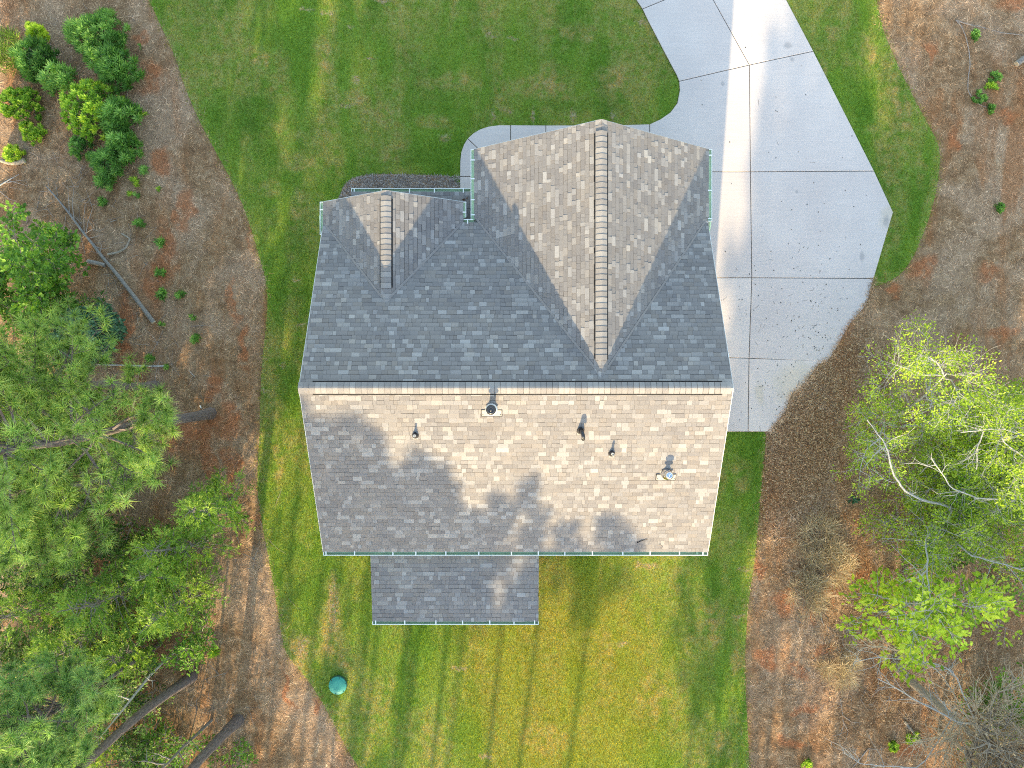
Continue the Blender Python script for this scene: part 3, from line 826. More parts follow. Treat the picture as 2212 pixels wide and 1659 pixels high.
def flue(vx, vy, h, dark, r=0.085):
    at = on_south(vx, vy); par = link('flue_vent', None, house)
    g = Geo(); slope_box(g, at, -0.285, 0.285, -0.20, -0.012, 0.030, 0.042); slope_box(g, at, -0.20, 0.20, -0.011, 0.10, 0.010, 0.0125)
    g.build('flashing', M_STEEL, par)
    g = Geo(); slope_box(g, at, -0.305, 0.305, -0.222, -0.006, 0.004, 0.029); g.build('sealant', M_BLACK, par)
    for x in (-0.25, 0.25):
        q = Geo(); lathe(q, [(0.013, 0.0), (0.013, 0.012), (0.001, 0.016)], at + SLOPE_ROT @ Vector((x, -0.16, 0.040)), 8); q.build('screw', M_BLACK, par)
    g = Geo(); lathe(g, [(0.20, -0.09), (0.175, 0.02), (0.135, 0.13), (r + 0.012, 0.20)], at, 28); g.build('flashing_cone', M_STEEL, par, True)
    g = Geo(); lathe(g, [(0.168, 0.115), (0.172, 0.125), (r + 0.012, 0.175), (r, 0.19)], at, 28); g.build('storm_collar', M_BRIGHT if not dark else M_WHITE, par, True)
    g = Geo(); lathe(g, [(r, 0.0), (r, h - 0.1)], at, 24); g.build('pipe', M_DARKST, par, True)
    g = Geo(); lathe(g, [(r, h - 0.17), (r + 0.055, h - 0.165), (r + 0.055, h - 0.14), (r + 0.02, h - 0.13), (r + 0.02, h - 0.06), (r + 0.055, h - 0.05), (r + 0.055, h - 0.01), (r + 0.01, h + 0.03),
                         (r - 0.02, h + 0.035), (r - 0.035, h + 0.01), (r - 0.05, h + 0.035), (0.001, h + 0.045)], at, 28)
    g.build('cap', M_DARKST if dark else M_BRIGHT, par, True)
flue(1062, 884, 0.66, True); flue(1439, 1023, 0.46, False, 0.065)
at = on_south(1254, 930); par = link('gooseneck_vent', None, house)
g = Geo(); slope_box(g, at, -0.09, 0.09, -0.12, 0.10, 0.012, 0.022); g.build('flashing', M_STEEL, par)
g = Geo(); lathe(g, [(0.115, -0.06), (0.11, 0.04), (0.095, 0.09), (0.075, 0.15), (0.07, 0.2)], at, 18); g.build('boot', M_RUB, par, True)
g = Geo(); tube(g, [tuple(at + Vector(v)) for v in ((0, 0, 0.05), (0.0, 0, 0.28), (0.01, -0.02, 0.37), (0.03, -0.09, 0.42), (0.045, -0.17, 0.41), (0.05, -0.22, 0.34), (0.05, -0.23, 0.28))], 0.052, 12, cap=False); g.build('pipe', M_RUB, par, True)
g = Geo(); tube(g, [tuple(at + Vector(v)) for v in ((0.045, -0.155, 0.462), (0.05, -0.215, 0.40), (0.052, -0.262, 0.33))], 0.012, 6); g.build('added_highlight', M_BRIGHT, par)  # bright strip added along the bend to stand in for its glint

# ------------------------------------------------------------------ plants: generators
def unit(v):
    return v / (np.linalg.norm(v, axis=-1, keepdims=True) + 1e-9)

def needles(g, pos, dr, rg, per=46, L=(0.23, 0.34), w=0.009, spread=0.9, tints=None):
    n = len(pos)
    pos = np.repeat(np.asarray(pos), per, 0); dr = np.repeat(unit(np.asarray(dr, float)), per, 0)
    tt = np.repeat(tints if tints is not None else rg.uniform(0.25, 0.7, n), per)
    N = n * per
    base = pos + dr * rg.uniform(-0.10, 0.05, (N, 1))
    d = unit(dr * 0.55 + unit(rg.normal(size=(N, 3))) * spread)
    ln = rg.uniform(L[0], L[1], (N, 1))
    s = unit(np.cross(d, rg.normal(size=(N, 3)))) * w / 2
    tip = base + d * ln; tip[:, 2] -= 0.02
    V = np.stack([base - s, base + s, tip], 1).reshape(-1, 3)
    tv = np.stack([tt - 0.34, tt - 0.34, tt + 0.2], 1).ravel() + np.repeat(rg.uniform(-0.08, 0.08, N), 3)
    g.add(V, np.arange(3 * N).reshape(-1, 3), np.clip(tv, 0, 1))

def leaves(g, pos, dr, rg, L=(0.07, 0.11), w=0.55, flat=0.7, tints=None, fold=0.18, jit=0.15):
    """folded diamond leaves"""
    N = len(pos)
    if N == 0: return
    pos = np.asarray(pos, float); d = unit(np.asarray(dr, float))
    up = unit(np.array([[0, 0, 1.0]]) * flat + rg.normal(size=(N, 3)) * (1 - flat))
    s = unit(np.cross(d, up)); nn = np.cross(s, d)
    ln = rg.uniform(L[0], L[1], (N, 1)); wd = ln * w * 0.5
    m = pos + d * ln * 0.45
    V = np.stack([pos, m + s * wd + nn * wd * fold, pos + d * ln, m - s * wd + nn * wd * fold], 1).reshape(-1, 3)
    i = np.arange(N)[:, None] * 4
    Fc = np.concatenate([i + np.array([[0, 1, 2]]), i + np.array([[0, 2, 3]])], 0)
    tt = tints if tints is not None else rg.uniform(0.1, 0.9, N)
    tt = np.repeat(np.clip(tt + rg.uniform(-jit, jit, N), 0, 1), 4)
    g.add(V, Fc, tt)

def wobble(p, d, L, k, rg, wob, up=0.0):
    """a crooked polyline of k segments"""
    pts = [np.array(p, float)]; d = np.array(d, float)
    for i in range(k):
        d = unit(d + rg.normal(size=3) * wob + np.array([0, 0, up]))
        pts.append(pts[-1] + d * L / k)
    return np.array(pts), d

def pine_geo(seed, h, cb, R, lean=(0, 0), density=1.0, r0=None, per=44, tone=0.0, yellow=0.14, nw=0.016, more=1.35):
    rg = np.random.default_rng(seed)
    gt, gb, gn = Geo(), Geo(), Geo()
    k = 12
    zz = np.linspace(0, h, k)
    tr = np.stack([lean[0] * (zz / h) ** 1.5 + np.cumsum(rg.normal(0, 0.05, k)), lean[1] * (zz / h) ** 1.5 + np.cumsum(rg.normal(0, 0.05, k)), zz], 1)
    tr[0, :2] = 0
    r0 = r0 or 0.0125 * h + 0.03
    rad = r0 * (1 - 0.88 * zz / h); rad[0] *= 1.25
    tube(gt, tr, rad, 9)
    def at(z): return np.array([np.interp(z, zz, tr[:, 0]), np.interp(z, zz, tr[:, 1]), z])
    pos, dr, tn = [], [], []
    z = cb
    while z < h - 0.2:
        q = (z - cb) / (h - cb)
        prof = (0.62 + 1.5 * q if q < 0.25 else 1.0 - 0.78 * (q - 0.25) / 0.75)
        for b in range(int(rg.integers(2, 5))):
            if rg.random() > density: continue
            az = rg.uniform(0, 2 * PI); L = R * prof * rg.uniform(0.6, 1.1)
            d0 = np.array([math.cos(az), math.sin(az), rg.uniform(0.0, 0.45)])
            pts, de = wobble(at(z), d0, L, 5, rg, 0.13, 0.07)
            tube(gb, pts, np.linspace(0.028 + 0.008 * L, 0.008, 6), 4, cap=False)
            for c in range(int((5 + 4.2 * L) * more)):
                u = rg.uniform(0.30, 1.0); j = min(4, int(u * 5)); f = u * 5 - j
                p = pts[j] * (1 - f) + pts[j + 1] * f; t = unit(pts[j + 1] - pts[j])
                side = unit(np.cross(t, [0, 0, 1.0])) * rg.choice((-1, 1))
                sd = unit(t * rg.uniform(0.3, 0.9) + side * rg.uniform(0.3, 1.0) + np.array([0, 0, rg.uniform(-0.05, 0.55)]))
                sl = rg.uniform(0.25, 0.62) * min(1.0, 0.4 + 0.3 * L)
                sp, se = wobble(p, sd, sl, 2, rg, 0.15, 0.12)
                tube(gb, sp, [0.009, 0.007, 0.005], 3, cap=False)
                pos.append(sp[-1]); dr.append(unit(se + np.array([0, 0, 0.45])))
                tn.append((rg.uniform(0.72, 0.98) if rg.random() < yellow else rg.uniform(0.24, 0.70)) + tone)
            pos.append(pts[-1]); dr.append(unit(de + np.array([0, 0, 0.4]))); tn.append(rg.uniform(0.4, 0.8) + tone)
        z += rg.uniform(0.30, 0.55)
    pos.append(at(h)); dr.append(np.array([0, 0, 1.0])); tn.append(0.6)
    needles(gn, np.array(pos), np.array(dr), rg, per, w=nw, tints=np.clip(np.array(tn), 0, 1))
    # dead stubs under the crown
    for _ in range(int(h * 0.7)):
        zz_ = rg.uniform(0.25 * h, cb); az = rg.uniform(0, 2 * PI)
        sp, _e = wobble(at(zz_), (math.cos(az), math.sin(az), -0.1), rg.uniform(0.3, 1.1), 3, rg, 0.2)
        tube(gb, sp, [0.014, 0.010, 0.007, 0.004], 4, cap=False)
    return gt, gb, gn

def make_pine(label, base, seed, h, cb, R, mat=None, group='pines at the left edge of the lawn', **kw):
    t = thing('pine_tree', label, 'tree', (base[0], base[1], 0), 0, group)
    gt, gb, gn = pine_geo(seed, h, cb, R, **kw)
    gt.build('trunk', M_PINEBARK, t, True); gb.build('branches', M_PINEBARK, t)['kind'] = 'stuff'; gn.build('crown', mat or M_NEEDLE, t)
    return t

def broad_geo(seed, h, R, stems=1, lean=(0, 0), levels=3, leafL=(0.07, 0.11), leafw=0.6, per=14, r0=0.06, start=0.3, up=0.05, droop=0.0,
              gapr=0.0, nb=6, flat=0.7, tint=(0.1, 0.9), spray=0.16, wob=0.22, keep=1.0):
    """crooked stems, limbs and twigs with leaves set along the twigs"""
    rg = np.random.default_rng(seed)
    gt, gl = Geo(), Geo(); pos, dr, tn = [], [], []
    def grow(p, d, L, r, lv):
        k = 5 if lv < 2 else 3
        pts, de = wobble(p, d, L, k, rg, wob * (0.6 if lv == 0 else 1.0), up if lv < 2 else -droop)
        tube(gt, pts, np.linspace(r, max(0.0035, r * (0.35 if lv == 0 else 0.3)), k + 1), 7 if lv == 0 else (5 if lv == 1 else 3), t=0.5, cap=False)
        if lv >= levels:
            if rg.random() > keep: return
            tt = rg.uniform(*tint)
            m = max(2, int(per * L / 0.5))
            u = rg.uniform(0.15, 1.0, m) * k; jj = np.minimum(k - 1, u.astype(int)); f = (u - jj)[:, None]
            a = pts[jj] * (1 - f) + pts[jj + 1] * f; t = unit(pts[jj + 1] - pts[jj])
            s = unit(np.cross(t, [0, 0, 1.0])) * np.where(np.arange(m) % 2, 1.0, -1.0)[:, None]
            pos.append(a + rg.normal(size=(m, 3)) * 0.012 + s * rg.uniform(0, spray, (m, 1)))
            dd = t * rg.uniform(0.4, 1.0, (m, 1)) + s * rg.uniform(0.4, 1.1, (m, 1)); dd[:, 2] += rg.uniform(-0.35, 0.2, m); dr.append(dd); tn.append(np.full(m, tt))
            return
        n = nb if lv == 0 else max(3, int(nb * 0.75))
        for c in range(n):
            u = rg.uniform(start if lv == 0 else 0.25, 1.0) * k; j = min(k - 1, int(u)); f = u - j
            a = pts[j] * (1 - f) + pts[j + 1] * f; t = unit(pts[j + 1] - pts[j])
            sd = unit(np.cross(t, rg.normal(size=3)))
            grow(a, unit(t * rg.uniform(0.25, 0.7) + sd + np.array([0, 0, 0.12])), L * rg.uniform(0.42, 0.7) * (1.0 if lv else R / h * 1.25), r * rg.uniform(0.38, 0.55), lv + 1)
        grow(pts[-1], de, L * 0.45 * (1.0 if lv else R / h * 1.4), r * 0.4, lv + 1)
    for s_ in range(stems):
        az = rg.uniform(0, 2 * PI)
        d0 = np.array([lean[0] + (0.35 * math.cos(az) if stems > 1 else 0), lean[1] + (0.35 * math.sin(az) if stems > 1 else 0), 1.0])
        grow(np.array([0.06 * math.cos(az) * stems, 0.06 * math.sin(az) * stems, -0.02]), unit(d0), h * (rg.uniform(0.7, 1.0) if stems > 1 else 0.8), r0, 0)
    if pos: leaves(gl, np.concatenate(pos), np.concatenate(dr), rg, leafL, leafw, flat, np.concatenate(tn))
    return gt, gl

def make_broad(name, label, cat, base, mat, bark, seed, h, R, group=None, **kw):
    t = thing(name, label, cat, (base[0], base[1], 0), 0, group)
    gt, gl = broad_geo(seed, h, R, **kw)
    gt.build('trunk' if cat == 'tree' else 'stems', bark, t, True)
    if gl.n: gl.build('crown', mat, t)
    return t

def cedar_geo(seed, h, R, n=70, dens=1.0):
    """feathery sprays on crooked limbs"""
    rg = np.random.default_rng(seed)
    gt, gl = Geo(), Geo()
    tr, _ = wobble((0, 0, -0.02), (0, 0, 1), h, 7, rg, 0.05)
    tube(gt, tr, np.linspace(0.018 * h, 0.01, 8), 6)
    A, D, Tn = [], [], []
    for _ in range(n):
        q = rg.uniform(0.12, 1.0); z = q * h; j = min(6, int(q * 7)); p = tr[j] + (tr[j + 1] - tr[j]) * (q * 7 - j)
        az = rg.uniform(0, 2 * PI); L = R * (1.08 - 0.85 * q) * rg.uniform(0.55, 1.1)
        pts, de = wobble(p, (math.cos(az), math.sin(az), rg.uniform(0.05, 0.5)), L, 5, rg, 0.2, 0.02)
        tube(gt, pts, np.linspace(0.012 + 0.006 * L, 0.004, 6), 4, cap=False)
        tt = rg.uniform(0.2, 0.85)
        for c in range(int(10 * L + 4)):
            u = rg.uniform(0.3, 1.0) * 5; j = min(4, int(u)); f = u - j
            a = pts[j] * (1 - f) + pts[j + 1] * f; t = unit(pts[j + 1] - pts[j])
            s = unit(np.cross(t, [0, 0, 1.0])) * rg.choice((-1, 1))
            sp, se = wobble(a, t * 0.7 + s * rg.uniform(0.2, 0.9) + np.array([0, 0, rg.uniform(-.15, .35)]), rg.uniform(0.16, 0.36), 3, rg, 0.12)
            m = int(9 * dens)
            v = rg.uniform(0, 2.99, m); jj = v.astype(int); e = sp[jj] + (sp[jj + 1] - sp[jj]) * (v - jj)[:, None]
            ss = unit(np.cross(se, [0, 0, 1.0]))[None, :] * rg.choice((-1, 1), (m, 1))
            A.append(e); D.append(se[None, :] * rg.uniform(0.6, 1.2, (m, 1)) + ss * rg.uniform(0.1, 0.8, (m, 1)) + rg.normal(size=(m, 3)) * 0.15); Tn.append(tt + rg.uniform(-0.1, 0.15, m))
    A, D, Tn = np.concatenate(A), np.concatenate(D), np.concatenate(Tn)
    leaves(gl, np.array(A), np.array(D), rg, (0.07, 0.15), 0.22, 0.6, np.array(Tn), 0.1, 0.12)
    return gt, gl

def make_cedar(label, base, seed, h, R, n=70, group='feathery cedars at the left edge', mat=None, dens=1.0):
    t = thing('cedar_tree', label, 'tree', (base[0], base[1], 0), 0, group)
    gt, gl = cedar_geo(seed, h, R, n, dens)
    gt.build('trunk', M_GREYBARK, t); gl.build('crown', mat or M_CEDAR, t)
    return t

def rosette_geo(seed, R, h, count, L=(0.14, 0.22), w=0.2, nl=15, tint=(0.2, 0.8), squash=1.0, ax=1.0):
    """a dome of stems, each ending in a star of long leaves"""
    rg = np.random.default_rng(seed)
    gs, gl = Geo(), Geo(); A, D, Tn = [], [], []
    for i in range(count):
        az = rg.uniform(0, 2 * PI); rr = math.sqrt(rg.uniform(0, 1)) * R
        x, y = rr * math.cos(az) * ax, rr * math.sin(az) / ax
        z = h * (1 - 0.75 * (rr / R) ** 2) * rg.uniform(0.7, 1.05) if count > 1 else h
        pts, de = wobble((x * 0.35, y * 0.35, 0), (x * 0.65, y * 0.65, z), math.hypot(rr * 0.65, z), 3, rg, 0.06)
        tube(gs, pts, [0.010, 0.008, 0.006, 0.004], 3, cap=False)
        axis = unit(np.array([x * 0.9, y * 0.9, h * 0.7 + 0.1])); tt = rg.uniform(*tint)
        for ring in range(2):
            n = nl if ring == 0 else nl // 2
            a0 = rg.uniform(0, PI)
            for q in range(n):
                th = a0 + 2 * PI * q / n + rg.uniform(-0.2, 0.2)
                d = np.array([math.cos(th), math.sin(th), (0.15 if ring == 0 else 0.8) + rg.uniform(-0.2, 0.2)])
                d = unit(d + axis * 0.45)
                A.append(pts[-1] + np.array([0, 0, ring * 0.015])); D.append(d); Tn.append(tt + (0.18 if ring else -0.05))
        # a lower whorl fills the stem
        for q in range(nl // 2):
            th = rg.uniform(0, 2 * PI); b = pts[2]
            A.append(b); D.append(np.array([math.cos(th), math.sin(th), 0.1])); Tn.append(tt - 0.25)
    leaves(gl, np.array(A), np.array(D), rg, L, w, 0.75, np.array(Tn), 0.25, 0.08)
    return gs, gl

def make_rosette(name, label, px, py, R, h, count, mat, seed, cat='shrub', group='shrubs in the cleared ground', **kw):
    b = P(px, py, h * 0.4)
    t = thing(name, label, cat, (b[0], b[1], 0), 0, group)
    if count > 5 and mat in (M_SHRUB, M_SHRUBY):
        count = int(count * 2.1)
        kw['L'] = tuple(q * 1.25 for q in kw.get('L', (0.14, 0.22)))
    gs, gl = rosette_geo(seed, R, h, count, **kw)
    gs.build('stems', M_TWIG, t); gl.build('leaves', mat, t)
    return t

# ------------------------------------------------------------------ grass, straw, litter (stuff)
def scatter(n, x0, x1, y0, y1, rg):
    return np.stack([rg.uniform(x0, x1, n), rg.uniform(y0, y1, n)], 1)
VX, VY = 19.6, 15.2
rg = np.random.default_rng(3)
pts = scatter(1600000, -15.0, 15.6, -16.2, 17.9, rg)
jit = pts + rg.normal(0, 0.10, pts.shape)
m = inside(jit, LAWN)
pts = pts[m]
for q in HARD: pts = pts[~inside(pts, q)]
for q in WALLS: pts = pts[~inside(pts, q)]
pts = pts[~inside(pts, BED)]
N = len(pts)
az = rg.uniform(0, 2 * PI, N); hh = rg.uniform(0.032, 0.075, N); ln = rg.uniform(0.3, 1.6, N) * hh
d = np.stack([np.cos(az) * ln, np.sin(az) * ln, hh], 1)
sa = az + PI / 2 + rg.normal(0, 0.4, N); wv = 0.0065
sv = np.stack([np.cos(sa) * wv, np.sin(sa) * wv, np.zeros(N)], 1)
b = np.concatenate([pts, np.full((N, 1), 0.008)], 1)
V = np.stack([b - sv, b + sv, b + d], 1).reshape(-1, 3)
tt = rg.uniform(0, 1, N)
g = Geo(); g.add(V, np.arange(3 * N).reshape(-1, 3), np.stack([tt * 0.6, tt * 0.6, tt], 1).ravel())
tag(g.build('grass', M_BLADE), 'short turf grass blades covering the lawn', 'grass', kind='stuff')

def flakes(g, pts, rg, L, w, z=(0.004, 0.035), tmin=0.0, tmax=1.0, pitch=0.25):
    N = len(pts); az = rg.uniform(0, 2 * PI, N); ln = rg.uniform(L[0], L[1], N); ww = rg.uniform(w[0], w[1], N)
    zz = rg.uniform(z[0], z[1], N); pt = rg.normal(0, pitch, N)
    d = np.stack([np.cos(az) * ln, np.sin(az) * ln, np.abs(pt) * ln * 0.5], 1)
    s = np.stack([-np.sin(az) * ww, np.cos(az) * ww, rg.normal(0, 0.3, N) * ww], 1)
    b = np.concatenate([pts, zz[:, None]], 1)
    V = np.stack([b - s * 0.5, b + s * 0.5, b + d + s * 0.2, b + d - s * 0.2], 1).reshape(-1, 3)
    V[:, 2] = np.maximum(V[:, 2], 0.003)
    t = np.repeat(rg.uniform(tmin, tmax, N), 4)
    g.add(V, np.arange(4 * N).reshape(-1, 4), t)
pts = scatter(450000, -21.0, 21.0, -16.0, 17.0, rg)
jit = pts + rg.normal(0, 0.13, pts.shape)
pts = pts[~inside(jit, LAWN)]
for q in HARD: pts = pts[~inside(pts, q)]
g = Geo(); flakes(g, pts, rg, (0.06, 0.20), (0.006, 0.013))
tag(g.build('pine_straw', M_STRAW), 'dry pine straw lying over the bare ground', 'pine straw', kind='stuff')
# mulch chips in the bed
bp = scatter(16000, -6.5, -1.7, 5.3, 7.7, rg); bp = bp[inside(bp, BED)]
g = Geo(); flakes(g, bp, rg, (0.03, 0.11), (0.010, 0.022), (0.03, 0.06))
tag(g.build('mulch', M_CHIP), 'grey brown bark mulch filling the front bed', 'mulch', kind='stuff')
# fallen leaves drifted against the driveway's lower right edge and under the trees on the right
cx = np.array([P(x, y)[:2] for x, y in ((1700, 960), (1740, 900), (1790, 830), (1840, 760), (1700, 1020), (1740, 1080), (1790, 960), (1900, 1230), (2000, 1500), (1860, 1480), (2080, 1300), (1700, 1180))])
sp = np.array([0.9, 0.8, 0.7, 0.6, 0.9, 1.2, 1.2, 1.6, 2.2, 1.6, 1.8, 1.2]); ct = np.array([2600, 2400, 2200, 1400, 2200, 2200, 2600, 2500, 3200, 2200, 2400, 1500])
lp = np.concatenate([rg.normal(0, 1, (n, 2)) * s + c for c, s, n in zip(cx, sp, ct)])
drv = np.zeros(len(lp), bool)
for q in HARD: drv |= inside(lp, q)
lp = lp[~drv & ~inside(lp, LAWN)]
g = Geo(); z_ = rg.uniform(0.01, 0.05, len(lp)); a_ = rg.uniform(0, 2 * PI, len(lp))
leaves(g, np.concatenate([lp, z_[:, None]], 1), np.stack([np.cos(a_), np.sin(a_), rg.normal(0, 0.15, len(lp))], 1), rg, (0.045, 0.095), 0.5, 0.8)
tag(g.build('fallen_leaves', M_LEAFLIT), 'brown fallen leaves drifted along the driveway edge', 'leaves', kind='stuff')
# dark leaf scraps and needles blown over the slabs
dp = []
for (x, y, s, n) in ((1750, 690, 60, 60), (1700, 800, 60, 36), (1780, 560, 80, 26), (1700, 620, 60, 26), (1750, 400, 90, 14), (1650, 880, 40, 18), (1600, 650, 40, 18), (1660, 240, 90, 12), (1790, 750, 30, 24)):
    dp.append(np.array([P(x + rg.normal() * s, y + rg.normal() * s)[:2] for _ in range(n)]))
dp = np.concatenate(dp); ok = np.zeros(len(dp), bool)
for q in DRIVE.values(): ok |= inside(dp, shrink(q, 0.1))
dp = dp[ok]
g = Geo(); a_ = rg.uniform(0, 2 * PI, len(dp))
leaves(g, np.concatenate([dp, np.full((len(dp), 1), 0.066)], 1), np.stack([np.cos(a_), np.sin(a_), 0 * a_ + 0.05], 1), rg, (0.03, 0.075), 0.5, 0.85, rg.uniform(0, 0.3, len(dp)))
np_ = dp[rg.integers(0, len(dp), 60)] + rg.normal(0, 0.5, (60, 2)); ok = np.zeros(len(np_), bool)
for q in DRIVE.values(): ok |= inside(np_, shrink(q, 0.2))
np_ = np_[ok]; V0 = g.n
flakes(g, np_, rg, (0.10, 0.22), (0.007, 0.011), (0.063, 0.064), 0.3, 0.6, 0.0)
for q in g.v[-1:]: q[:, 2] = 0.064
tag(g.build('leaf_scraps', leaf_mat('dark_scrap', (0.02, 0.017, 0.014), (0.10, 0.085, 0.06), (0.25, 0.2, 0.14), 0.0001)), 'small dark leaf scraps scattered on the driveway slabs', 'leaf litter', kind='stuff')
# straw spilling over the driveway edge
ep = []
edge = PXY([(1886, 602), (1877, 640), (1869, 660), (1836, 700), (1815, 735), (1798, 766), (1785, 782), (1768, 787), (1740, 826), (1709, 852), (1696, 888), (1664, 932)])
for a, b in zip(edge[:-1], edge[1:]):
    n = int(300 * np.linalg.norm(b - a)); u = rg.uniform(0, 1, (n, 1)); ep.append(a + (b - a) * u + rg.normal(0, 0.06, (n, 2)))
g = Geo(); flakes(g, np.concatenate(ep), rg, (0.06, 0.18), (0.006, 0.012), (0.05, 0.085))
tag(g.build('edge_straw', M_STRAW), 'brown straw and leaf mould spilling over the slab edge', 'pine straw', kind='stuff')

# ------------------------------------------------------------------ septic riser lid
c = P(731, 1478)
lid = thing('septic_lid', 'round teal plastic septic lid set in the back lawn', 'lid', c)
g = Geo(); lathe(g, [(0.325, -0.05), (0.325, 0.10), (0.30, 0.11)], n=40); g.build('riser', M_LIDRIM, lid, True)
g = Geo(); lathe(g, [(0.315, 0.085), (0.318, 0.125), (0.30, 0.138), (0.27, 0.135), (0.262, 0.142), (0.14, 0.147), (0.001, 0.149)], n=40); g.build('cover', M_LID, lid, True)
for q in range(6):
    g = Geo(); a = q * PI / 3 + 0.3; lathe(g, [(0.014, 0.0), (0.014, 0.012), (0.001, 0.014)], (0.29 * math.cos(a), 0.29 * math.sin(a), 0.135), 8); g.build('bolt', M_BLACK, lid)

# twigs lying on the roof
def roof_twig(label, pxs, r, mat, branch=()):
    t = thing('fallen_twig', label, 'twig')
    g = Geo(); pts = [tuple(on_south(x, y) + Vector((0, 0, 0.03 + 0.01 * (i % 2)))) for i, (x, y) in enumerate(pxs)]
    tube(g, pts, np.linspace(r, r * 0.4, len(pts)), 5); g.build('stem', mat, t)
roof_twig('dark twig lying low on the back roof slope', [(1376, 1172), (1384, 1168), (1392, 1166), (1399, 1164)], 0.014, M_BLACK)
roof_twig('small curled tan twig near the corner of the back gutter', [(1422, 1178), (1425, 1175), (1428, 1179), (1431, 1182), (1426, 1184)], 0.009, M_DEADBARK)
t = thing('dead_leaf', 'curled brown dead leaf on the front porch roof', 'leaf'); g = Geo()
b0 = P(1006, 430, 2.62)
leaves(g, np.array([[b0[0], b0[1], 2.64]] * 3), np.array([[-1, -.3, .2], [-.6, -.6, .35], [.7, .3, .2]]), rg, (0.10, 0.16), 0.5); g.build('blade', leaf_mat('brown_leaf', (.05, .03, .02), (.09, .05, .03), (.14, .08, .05), .1), t)

# ------------------------------------------------------------------ shrubs in the cleared ground (upper left)
mr = make_rosette
mr('leafy_shrub', 'largest rounded shrub, lime green on its left side', 195, 235, 1.02, 1.5, 60, M_SHRUBY, 21, L=(0.10, 0.17), w=0.4, nl=11)
mr('leafy_shrub', 'dark star-leaved shrub pressed against the largest lime green shrub', 262, 255, 0.62, 1.25, 26, M_SHRUB, 22, L=(0.18, 0.27), w=0.2, nl=17)
mr('leafy_shrub', 'broad star-leaved shrub nearest the top of the clearing', 215, 80, 0.85, 1.2, 36, M_SHRUB, 23, nl=16, ax=1.15)
mr('leafy_shrub', 'domed star-leaved shrub beside the bare red clay patch', 258, 148, 0.66, 1.2, 30, M_SHRUB, 24, L=(0.17, 0.25), nl=18)
mr('leafy_shrub', 'mid green shrub filling the gap above the domed one', 222, 122, 0.55, 0.9, 20, M_SHRUB, 25, tint=(0.35, 0.9))
mr('leafy_shrub', 'dark green bush just below the small lime bush', 78, 128, 0.68, 1.3, 34, M_SHRUB, 26, tint=(0.05, 0.6), nl=16)
mr('leafy_shrub', 'small lime yellow bush in the upper left clearing', 83, 72, 0.34, 0.7, 16, M_SHRUBY, 27, L=(0.08, 0.14), w=0.4, tint=(0.7, 1.0))
mr('leafy_shrub', 'pale star-leaved shrub left of the largest lime green shrub', 128, 170, 0.52, 0.9, 18, M_SHRUB, 28, tint=(0.5, 0.95), ax=1.2)
mr('leafy_shrub', 'light green bush with a ragged lower edge at the far left', 42, 228, 0.66, 1.1, 40, M_SHRUBY, 29, L=(0.08, 0.13), w=0.45, tint=(0.1, 0.6))
mr('leafy_shrub', 'thin yellow green bush below the ragged far left one', 72, 285, 0.42, 0.6, 18, M_SHRUBY, 30, L=(0.07, 0.12), w=0.4, tint=(0.2, 0.8))
mr('leafy_shrub', 'star-leaved shrub below the largest shrub, upper of the pair', 268, 318, 0.50, 1.0, 22, M_SHRUB, 31, L=(0.16, 0.24), nl=17, tint=(0.3, 0.8))
mr('leafy_shrub', 'star-leaved shrub below the largest shrub, lower of the pair', 232, 352, 0.46, 0.9, 18, M_SHRUB, 32, tint=(0.3, 0.75))
mr('leafy_shrub', 'small dark shrub trailing below the lower star-leaved pair', 228, 392, 0.26, 0.5, 8, M_SHRUB, 33)
mr('leafy_shrub', 'yellow green sapling beside the broken stump at far left', 28, 333, 0.30, 0.5, 12, M_SHRUBY, 34, L=(0.08, 0.13), w=0.4, tint=(0.5, 1.0))
mr('leafy_shrub', 'sparse green sprout under the largest lime green shrub', 175, 320, 0.40, 0.5, 12, M_SHRUB, 35, L=(0.08, 0.14), w=0.3)
mr('leafy_shrub', 'grassy green tuft left of the broad star-leaved shrub', 165, 72, 0.36, 0.7, 12, M_SHRUB, 36, L=(0.14, 0.24), w=0.12)
mr('leafy_shrub', 'grassy green tuft at the upper tip of the shrub cluster', 237, 42, 0.28, 0.5, 10, M_SHRUB, 37, L=(0.12, 0.2), w=0.14)
mr('leafy_shrub', 'tall yellow green grass clump at the left picture edge', 12, 115, 0.75, 1.0, 46, M_TALLGRASS, 38, L=(0.25, 0.5), w=0.06, nl=12)
